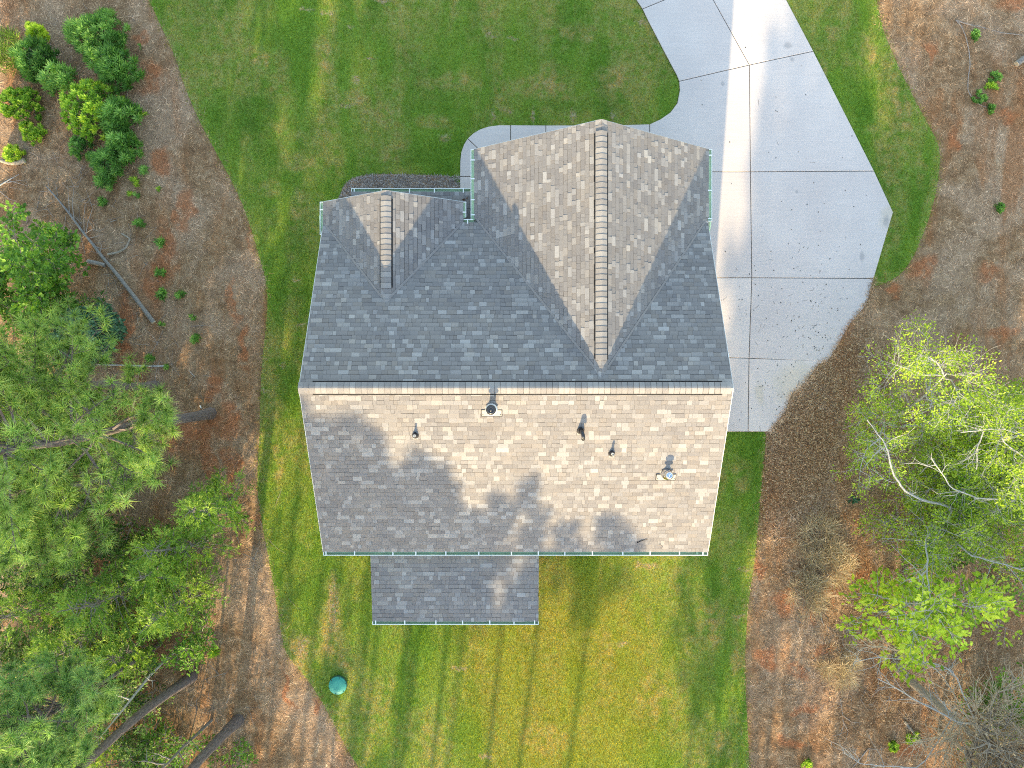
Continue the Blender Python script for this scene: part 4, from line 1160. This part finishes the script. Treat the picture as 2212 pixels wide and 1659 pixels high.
SMALL = [(262, 95, 0.22, 'bright rosette plant at the right end of the broad shrub'), (312, 245, 0.17, 'single lime rosette plant on straw beside the largest shrub'),
         (305, 100 , 0.10, 'tiny rosette plant near the clay by the top shrub'), (315, 372, 0.24, 'low leafy weed right of the lower star-leaved pair'),
         (292, 392, 0.20, 'pale low weed between the shrub pair and the lawn'), (344, 408, 0.12, 'tiny yellow green weed near the lawn in the clearing'),
         (278, 418, 0.16, 'pale rosette weed above the fallen trunk, left of two'), (299, 420, 0.17, 'dark rosette weed above the fallen trunk, right of two'),
         (224, 436, 0.22, 'leafy weed just above the bend of the fallen trunk'), (301, 481, 0.23, 'rosette plant at the head of the orange clay streak'),
         (346, 523, 0.24, 'round rosette plant on the red clay patch'), (345, 588, 0.23, 'rosette plant halfway down the clay streak'),
         (352, 636, 0.26, 'bigger of two rosette plants at the foot of the clay streak'), (391, 636, 0.22, 'smaller of two rosette plants at the foot of the clay streak'),
         (347, 700, 0.16, 'olive weed at the cut end of the fallen trunk'), (414, 684, 0.16, 'grassy weed below the two rosette plants'),
         (424, 735, 0.24, 'feathery green weed between the fallen trunk and the lawn'), (326, 772, 0.22, 'low green weed by the thin fallen pole'),
         (360, 793, 0.16, 'green sprig at the tip of the thin fallen pole'), (464, 1408, 0.26, 'bright leafy sprig on straw beside the pine trunks'), (428, 1382, 0.12, 'tiny sprig on brown straw near the pine trunks')]
for i, (x, y, r, lb) in enumerate(SMALL):
    mr('rosette_weed', lb, x, y, r * 0.55, 0.22, 3 if r < 0.2 else 5, M_SHRUBY if ('pale' in lb or 'lime' in lb or 'bright' in lb or 'yellow' in lb) else M_SHRUB, 100 + i, 'weed', 'small weeds on the bare ground', L=(r * 0.55, r * 0.9), w=0.24, nl=11, tint=(0.3, 0.8))
RW = [(2105, 75, 0.2, 'small green weed near the hooked vine, upper right'), (2150, 165, 0.26, 'green vine leaves beside the grey stump'), (2115, 210, 0.32, 'dark green vine patch below the grey stump'),
      (2140, 190, 0.26, 'pale vine leaves right of the dark vine patch'), (2138, 235, 0.18, 'vine sprig at the lower end of the hooked vine'), (2160, 450, 0.18, 'lone green sprig on straw above the right hand trees'),
      (1845, 1080, 0.22, 'small blue green seedling on the leaf litter'), (1970, 1590, 0.34, 'fresh green sprig under the bare tree'), (1930, 1612, 0.2, 'bright sprig low in the leaf litter under the bare tree'),
      (1742, 1650, 0.2, 'lime sprig near the bottom edge right of the lawn')]
for i, (x, y, r, lb) in enumerate(RW):
    mr('ground_weed', lb, x, y, r * 0.8, 0.2, 7, M_OAK if 'blue' in lb else (M_SHRUBY if ('lime' in lb or 'fresh' in lb or 'bright' in lb or 'pale' in lb) else M_SHRUB), 140 + i, 'weed', 'small weeds under the right hand trees', L=(0.06, 0.11), w=0.45, nl=8, tint=(0.2, 0.8))

# ------------------------------------------------------------------ dead wood on the ground
def log(name, label, pxs, r0, r1, mat, twigs=(), z=None, cut=True, group='dead wood on the cleared ground', seed=1, cat='log'):
    rg2 = np.random.default_rng(seed)
    t = thing(name, label, cat, (0, 0, 0), 0, group)
    zz = z if z is not None else r0
    pts = np.array([P(x, y, zz) for x, y in pxs]); n = len(pts)
    pts[:, 2] = np.linspace(zz, max(r1, zz * 0.7) if z is None else zz + 0.05, n) + (rg2.normal(0, 0.01, n) if r0 < 0.05 else 0)
    # more points for an uneven surface
    u = np.linspace(0, n - 1, n * 3); P3 = np.stack([np.interp(u, np.arange(n), pts[:, k]) for k in range(3)], 1)
    rad = np.linspace(r0, r1, len(P3)) * rg2.uniform(0.93, 1.07, len(P3))
    g = Geo(); tube(g, P3, rad, 8 if r0 > 0.03 else 5); g.build('trunk' if r0 > 0.05 else 'stem', mat, t, True)
    if cut and r0 > 0.04:
        g = Geo(); d = unit(P3[0] - P3[1]); tube(g, [P3[0] - d * 0.01, P3[0] + d * 0.012], rad[0] * 0.97, 10); g.build('cut_end', M_TANTWIG, t)
    for tw in twigs:
        q = np.array([P(x, y, zz + 0.03 * i) for i, (x, y) in enumerate(tw)]); g = Geo(); tube(g, q, np.linspace(0.016, 0.005, len(q)), 4); g.build('branch', M_TWIG, t)
    return t
log('fallen_tree', 'long slender fallen trunk lying diagonally across the clearing', [(332, 697), (291, 642), (252, 592), (224, 559), (202, 530), (179, 502), (146, 457), (118, 423), (98, 401)], 0.085, 0.022, M_GREYBARK,
    [[(182, 505), (181, 470), (184, 440), (196, 430)], [(150, 460), (148, 430), (146, 400)], [(185, 508), (190, 480), (200, 450), (186, 410)], [(160, 475), (156, 440), (160, 405), (150, 380)], [(215, 548), (220, 530), (212, 520)], [(200, 530), (220, 538), (240, 535)],
     [(183, 505), (200, 495), (215, 500), (230, 490)], [(190, 515), (205, 512), (225, 505)]])
log('short_log', 'short grey log touching the fallen trunk', [(190, 565), (206, 568), (226, 573)], 0.085, 0.080, M_GREYBARK, seed=2)
log('crooked_branch', 'crooked barkless tan branch right of the fallen trunk', [(234, 550), (255, 545), (272, 536), (279, 520), (280, 515), (268, 508), (262, 504)], 0.045, 0.028, M_DEADBARK, seed=3)
log('thin_pole', 'thin straight fallen pole above the pine boughs', [(355, 791), (320, 791), (260, 789), (200, 787), (180, 786)], 0.035, 0.022, M_PALEBARK, seed=4)
log('broken_stump', 'broken orange brown stump at the far left', [(52, 347), (36, 352), (18, 352), (0, 346)], 0.10, 0.06, M_DEADBARK, seed=5)
log('dead_bough', 'pale forked dead bough at the left picture edge', [(-5, 404), (18, 390), (40, 376)], 0.03, 0.012, M_PALEBARK, [[(18, 390), (40, 396), (58, 401)], [(10, 396), (40, 390), (54, 391)], [(-2, 412), (20, 430), (36, 435)]], seed=6)
log('dead_stick', 'short pale stick between the crooked branch and the shrubs', [(238, 480), (246, 477), (252, 475)], 0.018, 0.014, M_DEADBARK, seed=7)
log('dead_stick', 'long thin stick leaning past the end of the fallen trunk', [(352, 712), (340, 740), (322, 770), (305, 800)], 0.016, 0.010, M_TWIG, seed=8)
log('dead_stick', 'thin pale stick lying on straw left of the lawn', [(412, 705), (440, 703), (465, 703)], 0.012, 0.008, M_TWIG, seed=9)
log('dead_stick', 'forked stick in the sunlit clay streak by the blue green sapling', [(262, 712), (266, 730), (258, 760), (250, 775)], 0.014, 0.008, M_DEADBARK, seed=10)
log('dead_stick', 'white chip of wood beside the leaning pine foot', [(432, 876), (435, 882)], 0.03, 0.02, M_WHITE, seed=11, cut=False)
log('dead_stick', 'small pale stick on straw near the thin pole', [(408, 800), (416, 809), (422, 815)], 0.016, 0.01, M_PALEBARK, seed=12)
GD = 'dead wood under the right hand trees'
log('vine_stem', 'long thin hooked vine lying on straw, upper right', [(2064, 44), (2078, 56), (2086, 80), (2093, 110), (2095, 140), (2091, 170), (2090, 196), (2102, 215), (2120, 228), (2142, 234)], 0.022, 0.012, M_TWIG, seed=13, group=GD, cat='vine')
log('vine_stem', 'thin stem running right from the hooked vine top', [(2064, 44), (2090, 52), (2120, 58), (2150, 66), (2165, 71), (2190, 74), (2225, 78)], 0.022, 0.012, M_TWIG, seed=14, group=GD, cat='vine')
log('grey_stump', 'weathered grey stump at the right picture edge', [(2196, 138), (2210, 128), (2240, 120)], 0.10, 0.14, M_GREYBARK, seed=15, group=GD, cat='stump')
log('crooked_branch', 'curved brown root like branch on the dark litter', [(1922, 1112), (1938, 1118), (1952, 1136), (1975, 1152), (1990, 1170)], 0.05, 0.03, M_DEADBARK, seed=16, group=GD)
log('rotting_log', 'short grey rotting log left of the curved brown branch', [(1900, 1125), (1920, 1136), (1945, 1152)], 0.05, 0.035, M_GREYBARK, seed=17, group=GD)
log('dead_stick', 'thin dark sticks crossing near the dry grass clumps', [(1815, 1510), (1820, 1540), (1822, 1570), (1810, 1600)], 0.02, 0.01, M_TWIG, [[(1820, 1545), (1840, 1560), (1862, 1562)], [(1822, 1560), (1832, 1580), (1828, 1598)]], seed=18, group=GD)
log('dead_stick', 'slanted brown stick on the litter left of the bare tree', [(1876, 1617), (1850, 1648), (1825, 1675)], 0.022, 0.014, M_TWIG, [[(1876, 1617), (1900, 1620), (1920, 1612)]], seed=19, group=GD)
log('dead_stick', 'pale twig on straw beside the lawn, lower right', [(1770, 1320), (1775, 1340), (1780, 1352)], 0.016, 0.008, M_PALEBARK, seed=20, group=GD)
log('rotting_log', 'olive rotting log end sloping down toward the bare tree', [(1955, 1560), (1980, 1590), (1997, 1612)], 0.05, 0.04, M_GREYBARK, seed=21, group=GD)
log('dead_stick', 'long thin brown stick on the straw beside the lime branch', [(1762, 1455), (1790, 1468), (1820, 1482)], 0.014, 0.008, M_TWIG, seed=22, group=GD)

# loose twigs too many to count
g = Geo()
for (x, y, sx, sy, n) in ((170, 470, 60, 50, 60), (250, 620, 60, 70, 40), (330, 800, 60, 50, 30), (110, 330, 60, 40, 30), (450, 1560, 60, 80, 50), (420, 1450, 60, 60, 40), (1850, 1500, 60, 90, 60), (1760, 1260, 50, 60, 60), (1870, 1380, 60, 60, 40), (520, 1150, 50, 60, 50), (1990, 1560, 60, 60, 40), (2000, 1200, 80, 60, 40), (150, 150, 80, 80, 30)):
    for _ in range(n):
        b = np.array(P(x + rg.normal() * sx, y + rg.normal() * sy, 0.02)); az = rg.uniform(0, 2 * PI)
        q, _e = wobble(b, (math.cos(az), math.sin(az), 0.04), rg.uniform(0.2, 0.9), 3, rg, 0.15); q[:, 2] = np.maximum(q[:, 2], 0.015)
        tube(g, q, np.linspace(rg.uniform(0.006, 0.012), 0.003, 4), 3, cap=False)
tag(g.build('loose_twigs', M_TWIG), 'loose dead twigs strewn over the bare ground', 'twigs', kind='stuff')

# dry grass clumps on the right
for i, (x, y, r, lb) in enumerate(((1770, 1170, 0.85, 'upper clump of dry brown grass right of the lawn'), (1790, 1225, 0.9, 'middle clump of dry brown grass right of the lawn'),
                                   (1745, 1290, 0.7, 'lower clump of dry brown grass right of the lawn'), (1815, 1440, 0.7, 'clump of dry grass beside the crossing dark sticks'))):
    mr('dry_grass_clump', lb, x, y, r, 0.35, 34, M_DRYGRASS, 170 + i, 'grass clump', 'dry grass clumps right of the lawn', L=(0.25, 0.55), w=0.035, nl=14)

# ------------------------------------------------------------------ trees on the left
def G0(x, y): return P(x, y, 0.0)
make_pine('pine with a grey trunk foot on the red clay by the lawn', G0(455, 893), 201, 12.5, 5.2, 3.5, lean=(-0.6, -0.5), yellow=0.10)
make_pine('pine whose grey trunk crosses the left edge at mid height', G0(335, 834), 202, 11.0, 4.2, 2.6, tone=0.02)
make_pine('pine with dense tufts below the red clay patch', G0(330, 1010), 203, 9.5, 3.2, 2.5, yellow=0.16, density=1.0)
make_pine('young pine filling the middle of the left edge', G0(255, 1085), 204, 8.6, 2.6, 2.2, yellow=0.2)
make_pine('young pine above the ferny cedars at the left edge', G0(200, 960), 205, 8.0, 2.6, 2.2)
make_pine('pine with bluish tufts in the lower left corner', G0(345, 1390), 206, 8.8, 4.0, 2.2, M_NEEDLE2, r0=0.09, tone=0.05)
make_pine('second bluish pine in the lower left corner', G0(260, 1480), 207, 8.0, 3.4, 2.0, M_NEEDLE2, r0=0.09, tone=0.05)
make_pine('tall pine with a thick bare trunk, left of two at lower left', G0(415, 1462), 208, 16.0, 9.5, 2.4, r0=0.17)
make_pine('tall pine with a thick bare trunk, right of two at lower left', G0(515, 1555), 209, 16.5, 10.0, 2.4, r0=0.18)
make_broad('slender_tree', 'slender bare dead tree between the two thick pine trunks', 'tree', G0(458, 1552), M_TANLEAF, M_GREYBARK, 210, 6.5, 1.2, nb=5, levels=2, keep=0.0, r0=0.06, wob=0.1)
make_broad('slender_tree', 'slender leaning dead tree above the thick pine trunks', 'tree', G0(385, 1405), M_TANLEAF, M_PALEBARK, 211, 6.0, 0.8, nb=3, levels=2, keep=0.0, r0=0.065, wob=0.06)
make_cedar('feathery cedar reaching over the lawn edge', G0(500, 1085), 221, 3.6, 1.55, 80)
make_cedar('feathery cedar with grey dead twigs beside the lawn', G0(455, 1165), 222, 3.8, 1.7, 80)
make_cedar('bright feathery cedar above the brown straw', G0(430, 1270), 223, 3.8, 1.6, 80)
make_cedar('dark cedar behind the bright one at lower left', G0(330, 1250), 224, 4.6, 1.9, 90)
make_cedar('cedar deep in the lower left thicket', G0(250, 1330), 225, 4.2, 1.9, 90)
make_cedar('cedar hemmed in between young pine and thicket', G0(380, 1200), 227, 4.0, 1.7, 80)
make_cedar('cedar low in the thicket by the leaning dead tree', G0(330, 1370), 228, 3.0, 1.5, 70)
make_cedar('cedar at the left edge of the lower thicket', G0(150, 1290), 226, 4.6, 2.0, 90)
make_broad('gum_tree', 'round green tree with star shaped leaves at left edge', 'tree', G0(140, 590), M_MAPLE, M_GREYBARK, 231, 4.6, 2.0, per=26, nb=9, leafL=(0.09, 0.15), leafw=0.75, start=0.25, r0=0.07)
make_broad('gum_tree', 'smaller green tree below the round star-leaved tree', 'tree', G0(70, 650), M_MAPLE, M_GREYBARK, 232, 3.6, 1.7, per=22, nb=8, leafL=(0.08, 0.13), leafw=0.75, start=0.2, r0=0.06, tint=(0.0, 0.7))
make_broad('oak_sapling', 'blue green leafy sapling under the clay streak', 'tree', G0(225, 735), M_OAK, M_GREYBARK, 233, 2.4, 1.5, per=24, nb=9, leafL=(0.10, 0.17), leafw=0.55, start=0.12, r0=0.04)
for i, (x, y, h, R, lb, mt) in enumerate(((330, 1560, 2.0, 1.3, 'low leafy bush between the pine trunks', M_UNDER), (240, 1610, 2.4, 1.4, 'yellowing leafy bush under the bluish pines', M_SHRUBY), (400, 1600, 1.6, 1.0, 'small leafy bush right of the left thick trunk', M_MAPLE),
                                          (330, 1470, 1.8, 1.2, 'dark leafy bush below the leaning dead tree', M_UNDER), (180, 1420, 2.6, 1.6, 'dark leafy bush deep in the lower left thicket', M_UNDER), (90, 1400, 2.6, 1.6, 'dark leafy bush at the left edge of the lower thicket', M_UNDER),
                                          (120, 800, 2.4, 1.4, 'dark leafy bush under the pine boughs at left', M_UNDER), (420, 1350, 1.2, 0.9, 'small bright bush on the brown straw at lower left', M_MAPLE), (495, 1640, 1.2, 0.8, 'green sprout at the foot of the right thick trunk', M_MAPLE),
                                          (290, 1400, 2.0, 1.4, 'leafy bush under the ferny cedars at lower left', M_UNDER), (220, 1520, 2.2, 1.5, 'leafy bush crowded by the bluish pines', M_UNDER), (300, 1650, 2.0, 1.4, 'leafy bush at the bottom edge left of the thick trunk', M_UNDER),
                                          (150, 1560, 2.4, 1.6, 'leafy bush in the far lower left corner', M_UNDER), (230, 1190, 2.2, 1.5, 'leafy bush in the gap between cedars and pines', M_UNDER), (110, 1180, 2.4, 1.6, 'leafy bush under the young pines at left', M_UNDER),
                                          (120, 1020, 2.2, 1.5, 'leafy bush in shade below the second pine trunk', M_UNDER), (220, 900, 2.0, 1.3, 'leafy bush in shade between the first two pine trunks', M_UNDER), (290, 1120, 1.8, 1.3, 'leafy bush at the inner edge of the young pines', M_UNDER),
                                          (160, 1225, 2.2, 1.5, 'leafy bush hidden among the cedars at left', M_UNDER), (110, 1370, 2.4, 1.6, 'leafy bush between cedar and thicket at the left edge', M_UNDER), (120, 690, 2.0, 1.4, 'leafy bush between the gum tree and the pine boughs', M_UNDER),
                                          (230, 1440, 2.2, 1.5, 'leafy bush left of the leaning dead tree', M_UNDER), (350, 1640, 1.6, 1.2, 'leafy bush close below the left thick trunk', M_UNDER), (270, 980, 2.0, 1.4, 'leafy bush below the trunk crossing mid height', M_UNDER),
                                          (40, 760, 2.4, 1.5, 'leafy bush at the left edge under the small gum tree', M_UNDER))):
    make_broad('understory_bush', lb, 'bush', G0(x, y), mt, M_TWIG, 240 + i, h, R, group='bushes under the left hand trees', stems=3, per=22, nb=6, leafL=(0.07, 0.12), leafw=0.6, start=0.15, r0=0.025, levels=2)

# ------------------------------------------------------------------ trees on the right
GR = 'leafy trees on the right'
make_broad('spring_tree', 'light green small-leaved tree nearest the driveway', 'tree', G0(1940, 925), M_SPRING, M_PALEBARK, 301, 5.6, 2.1, GR, per=20, nb=9, leafL=(0.05, 0.085), leafw=0.6, start=0.2, r0=0.05, stems=3, keep=0.75, spray=0.22)
make_broad('spring_tree', 'light green small-leaved tree at the right edge above the white trunk', 'tree', G0(2010, 915), M_SPRING, M_PALEBARK, 302, 6.0, 2.4, GR, per=20, nb=10, leafL=(0.05, 0.085), leafw=0.6, start=0.2, r0=0.05, stems=3, keep=0.75, spray=0.22)
make_broad('spring_tree', 'light green tree with pale crooked limbs in the middle right', 'tree', G0(1985, 1000), M_SPRING, M_PALEBARK, 303, 5.4, 2.3, GR, per=20, nb=10, leafL=(0.05, 0.085), leafw=0.6, start=0.2, r0=0.05, stems=3, keep=0.75, spray=0.22)
make_broad('spring_tree', 'low light green tree between the pale limbs and the lime tree', 'tree', G0(1990, 1085), M_SPRING, M_PALEBARK, 309, 4.4, 2.2, GR, per=18, nb=10, leafL=(0.055, 0.09), leafw=0.6, start=0.2, r0=0.05, stems=3, keep=0.7, spray=0.22)
make_broad('spring_tree', 'light green tree hard against the right edge', 'tree', G0(2075, 960), M_SPRING, M_PALEBARK, 310, 5.4, 2.3, GR, per=18, nb=10, leafL=(0.055, 0.09), leafw=0.6, start=0.2, r0=0.05, stems=3, keep=0.7, spray=0.22)
make_broad('spring_tree', 'darker green tree at the right edge below the white trunk', 'tree', G0(2080, 1050), M_MAPLE, M_PALEBARK, 304, 5.6, 2.2, GR, per=15, nb=8, leafL=(0.08, 0.12), leafw=0.6, start=0.25, r0=0.08, tint=(0.4, 1.0))
make_broad('lime_tree', 'lime green broad-leaved tree leaning over the leaf litter', 'tree', G0(1960, 1275), M_SPRING2, M_PALEBARK, 305, 5.0, 3.2, GR, per=13, nb=8, leafL=(0.12, 0.19), leafw=0.55, start=0.35, r0=0.08, lean=(-0.30, 0.12), keep=0.75, flat=0.85)
bare_tree = make_broad('bare_tree', 'bare grey trunked tree with tan dead leaves, lower right', 'tree', G0(1930, 1437), M_TANLEAF, M_DEADBARK, 306, 7.5, 3.6, GR, per=5, nb=14, leafL=(0.05, 0.09), leafw=0.5, start=0.5, r0=0.17, wob=0.24, keep=0.45)
make_broad('bare_tree', 'second bare tan branched tree in the lower right corner', 'tree', G0(2030, 1580), M_TANLEAF, M_TANTWIG, 307, 5.0, 3.2, GR, per=5, nb=13, leafL=(0.05, 0.09), leafw=0.5, start=0.3, r0=0.08, wob=0.28, keep=0.5)
white_tree = make_broad('bare_tree', 'white trunked tree with bare curling limbs at the right edge', 'tree', G0(2030, 1005), M_TANLEAF, M_PALEBARK, 308, 8.5, 2.6, GR, per=4, nb=7, leafL=(0.05, 0.08), leafw=0.5, start=0.5, r0=0.11, wob=0.16, keep=0.15)
pt = thing('crooked_tree', 'leafless tree of pale crooked limbs in the middle right', 'tree', (0, 0, 0), 0, GR)
def limb(pxz, r0, r1, nm='limb', mat=M_PALEBARK, side=10, seed=0, off=None):
    rr = np.random.default_rng(seed)
    q = np.array([P(*p) for p in pxz]); n = len(q)
    if off is not None: q = q + off
    u = np.linspace(0, n - 1, n * 3); q3 = np.stack([np.interp(u, np.arange(n), q[:, k]) for k in range(3)], 1) + rr.normal(0, 0.012, (n * 3, 3))
    g = Geo(); tube(g, q3, np.linspace(r0, r1, n * 3) * 0.68, 7)
    for s in range(side):
        k = rr.integers(2, n * 3 - 1); d = unit(unit(q3[k] - q3[k - 1]) + rr.normal(size=3) * 0.8)
        w, _ = wobble(q3[k], d, rr.uniform(0.4, 1.3), 4, rr, 0.25, 0.05); tube(g, w, np.linspace(0.012, 0.004, 5), 4, cap=False)
        for _k in range(2):
            w2, _ = wobble(w[rr.integers(1, 4)], unit(d + rr.normal(size=3) * 0.7), rr.uniform(0.2, 0.6), 3, rr, 0.25); tube(g, w2, np.linspace(0.007, 0.003, 4), 3, cap=False)
    g.build(nm, mat, pt, True)
limb([(2030, 1175, 0.0), (2043, 1149, 1.2), (2055, 1121, 2.2), (2055, 1096, 3.0), (1990, 1078, 3.6), (1954, 1061, 4.0), (1929, 1023, 4.6), (1919, 978, 5.0), (1909, 953, 5.3), (1873, 908, 5.8)], 0.085, 0.018, 'trunk', seed=1)
limb([(2055, 1121, 2.2), (2085, 1140, 3.0), (2095, 1152, 3.6)], 0.05, 0.02, seed=2, side=5)
limb([(2048, 1138, 1.7), (2015, 1150, 2.8), (1999, 1165, 3.5), (2004, 1211, 3.8), (2001, 1233, 4.0), (2008, 1290, 4.2), (2030, 1345, 4.4)], 0.05, 0.02, seed=6)
limb([(2001, 1233, 4.0), (1990, 1242, 4.3), (1965, 1258, 4.6)], 0.026, 0.016, seed=7, side=4)
limb([(2046, 1142, 1.5), (2062, 1172, 3.2), (2100, 1200, 4.0), (2160, 1215, 4.4), (2230, 1240, 4.8)], 0.05, 0.02, seed=8)
def on_trunk(bx, by, z):
    c = G0(bx, by); return (1106 + c[0] * F / (HC - z), 829.5 - c[1] * F / (HC - z), z)
pt = white_tree
off = np.array([-p for p in G0(2030, 1005)])
limb([on_trunk(2030, 1005, 4.2), (2195, 1082, 4.4), (2169, 1079, 4.6), (2111, 1076, 4.8), (2055, 1054, 5.0), (2029, 1015, 5.2), (2013, 987, 5.3)], 0.05, 0.016, seed=3, off=off)
limb([on_trunk(2030, 1005, 5.2), (2230, 945, 5.5), (2169, 926, 5.6), (2125, 928, 5.7), (2077, 934, 5.8)], 0.045, 0.018, seed=4, off=off)
limb([(2125, 930, 5.7), (2113, 964, 5.6), (2110, 1015, 5.5)], 0.03, 0.018, seed=5, side=6, off=off)
pt = bare_tree
off = np.array([-p for p in G0(1930, 1437)])
T_ = lambda z: on_trunk(1930, 1437, z)
for i, (x, y, z) in enumerate(((2060, 1600, 4.2), (2150, 1640, 4.6), (2200, 1540, 4.8), (2180, 1500, 4.6), (2040, 1640, 3.8), (2110, 1520, 4.8))):
    q = T_(z - 0.2); limb([q, ((q[0] + x) / 2, (q[1] + y) / 2 + 8, z - 0.05), (x, y, z)], 0.035, 0.010, 'limb', M_TANTWIG, seed=40 + i, side=30, off=off)
limb([T_(4.4), (2069, 1561, 4.0), (2013, 1530, 3.7), (1943, 1491, 3.4), (1895, 1465, 3.2)], 0.05, 0.02, seed=11, off=off)
limb([T_(4.6), (2060, 1450, 4.3), (2010, 1430, 4.0), (1950, 1424, 3.6), (1890, 1420, 3.3), (1845, 1431, 3.0)], 0.035, 0.012, seed=12, side=14, off=off)
limb([T_(4.2), (2030, 1450, 4.0), (1960, 1412, 3.6), (1900, 1395, 3.3), (1850, 1400, 3.0)], 0.028, 0.012, 'limb', M_TANTWIG, seed=13, side=22, off=off)
limb([(2055, 1556, 3.9), (2040, 1520, 3.7), (2015, 1495, 3.5)], 0.026, 0.014, seed=14, side=3, off=off)
limb([T_(4.0), (2040, 1590, 3.7), (1975, 1600, 3.2)], 0.03, 0.012, 'limb', M_TANTWIG, seed=15, side=34, off=off)
limb([T_(3.6), (1990, 1660, 3.4), (1910, 1655, 3.2), (1860, 1650, 2.9), (1820, 1625, 2.6)], 0.035, 0.012, seed=16, side=14, off=off)
limb([T_(4.8), (2150, 1500, 4.5), (2200, 1480, 4.6), (2240, 1470, 4.7)], 0.04, 0.014, 'limb', M_TANTWIG, seed=17, side=46, off=off)
limb([T_(5.0), (2140, 1610, 4.7), (2180, 1610, 4.7), (2240, 1600, 4.8)], 0.05, 0.02, 'limb', M_TANTWIG, seed=18, side=46, off=off)
limb([T_(4.6), (2140, 1620, 4.6), (2120, 1680, 4.6)], 0.05, 0.03, seed=19, side=24, off=off)
for i, (x, y, h, R, lb, mt) in enumerate(((2110, 1500, 2.0, 1.5, 'dark green bush behind the bare trunk', M_UNDER), (2190, 1440, 2.2, 1.5, 'dark green bush at the right edge below the lime tree', M_MAPLE), (2150, 1620, 2.0, 1.4, 'dark green bush in the lower right corner', M_UNDER),
                                          (2160, 1200, 2.4, 1.5, 'green bush at the right edge above the lime tree', M_MAPLE), (2120, 1560, 1.8, 1.4, 'green bush behind the bare tree crown', M_MAPLE), (2185, 1545, 2.0, 1.4, 'green bush at the right edge beside the bare crown', M_UNDER), (2075, 1640, 1.6, 1.2, 'green bush at the bottom edge under the bare crown', M_MAPLE), (2010, 1130, 1.4, 1.1, 'low twiggy green bush on the dark litter', M_UNDER))):
    make_broad('understory_bush', lb, 'bush', G0(x, y), mt, M_TWIG, 320 + i, h, R, group='bushes under the right hand trees', stems=3, per=22, nb=6, leafL=(0.07, 0.12), leafw=0.6, start=0.15, r0=0.025, levels=2)

# ------------------------------------------------------------------ the wood south of the lawn, whose shadows cross the roof and grass
src = make_pine('tall pine in the row beyond the back lawn, shading the roof', (-9.6, -36), 401, 16.0, 11.0, 2.1, group='pines beyond the back lawn', per=34, r0=0.16, nw=0.028)
src2 = make_pine('tall pine in the row beyond the back lawn, shading the roof', (-8.0, -35), 402, 16.0, 10.8, 1.9, group='pines beyond the back lawn', per=34, r0=0.15, nw=0.028)
src.scale = (1, 1, 17.0 / 16); src2.scale = (1, 1, 16.6 / 16)
for i, (x, y, h) in enumerate(((-6.6, -37, 16.6), (-5.3, -35, 15.4), (-3.6, -36, 15.6), (-2.2, -34.5, 13.9), (-0.7, -37, 15.0), (-11.3, -34, 17.5), (-13.5, -37, 18), (-16, -33, 17), (-19, -36, 18),
                               (-9.2, -40, 19), (-7.4, -41, 18), (-5.4, -41.5, 16.6), (-10.6, -38, 18.5), (-8.4, -37, 17.2), (-21, -30, 17),
                               (5.6, -37, 16.5), (7.1, -34, 15.5), (8.4, -38, 17.5), (9.8, -35, 15.5),
                               (3.7, -45, 21), (4.2, -50, 23), (3.2, -38, 13.4), (5.0, -45, 20.5), (6.6, -44, 19), (8.0, -46, 20.5), (9.4, -44, 19.5), (11, -46, 21))):
    o = copy_tree((src, src2)[i % 2]); o.location = (x, y, 0); o.rotation_euler = (0, 0, i * 1.7); o.scale = (1, 1, h / 16.0)
ced = make_cedar('tall cedar in the thicket beyond the back lawn', (-9.3, -27), 411, 6.0, 2.2, 60, group='cedars beyond the back lawn')
for i, (x, y, s) in enumerate(((-11.5, -24, 1.1), (-14, -22, 1.2), (-8.6, -32, 1.25), (-17, -30, 1.3), (-12, -33, 1.4), (5.6, -30, 1.25), (7.6, -29, 1.5), (10, -30, 1.4), (13, -28, 1.5), (16, -29, 1.4), (19, -27, 1.4), (8.7, -27, 1.35), (11.5, -27, 1.4), (14.6, -30, 1.5), (-9.6, -21, 0.95), (-7.7, -25.5, 1.15), (-6.6, -29, 1.15), (-10.5, -18.5, 0.9), (7.0, -34, 1.7), (-14.6, -17.5, 1.0), (-17, -16, 1.1))):
    o = copy_tree(ced); o.location = (x, y, 0); o.rotation_euler = (0, 0, i * 2.1); o.scale = (s, s, s)
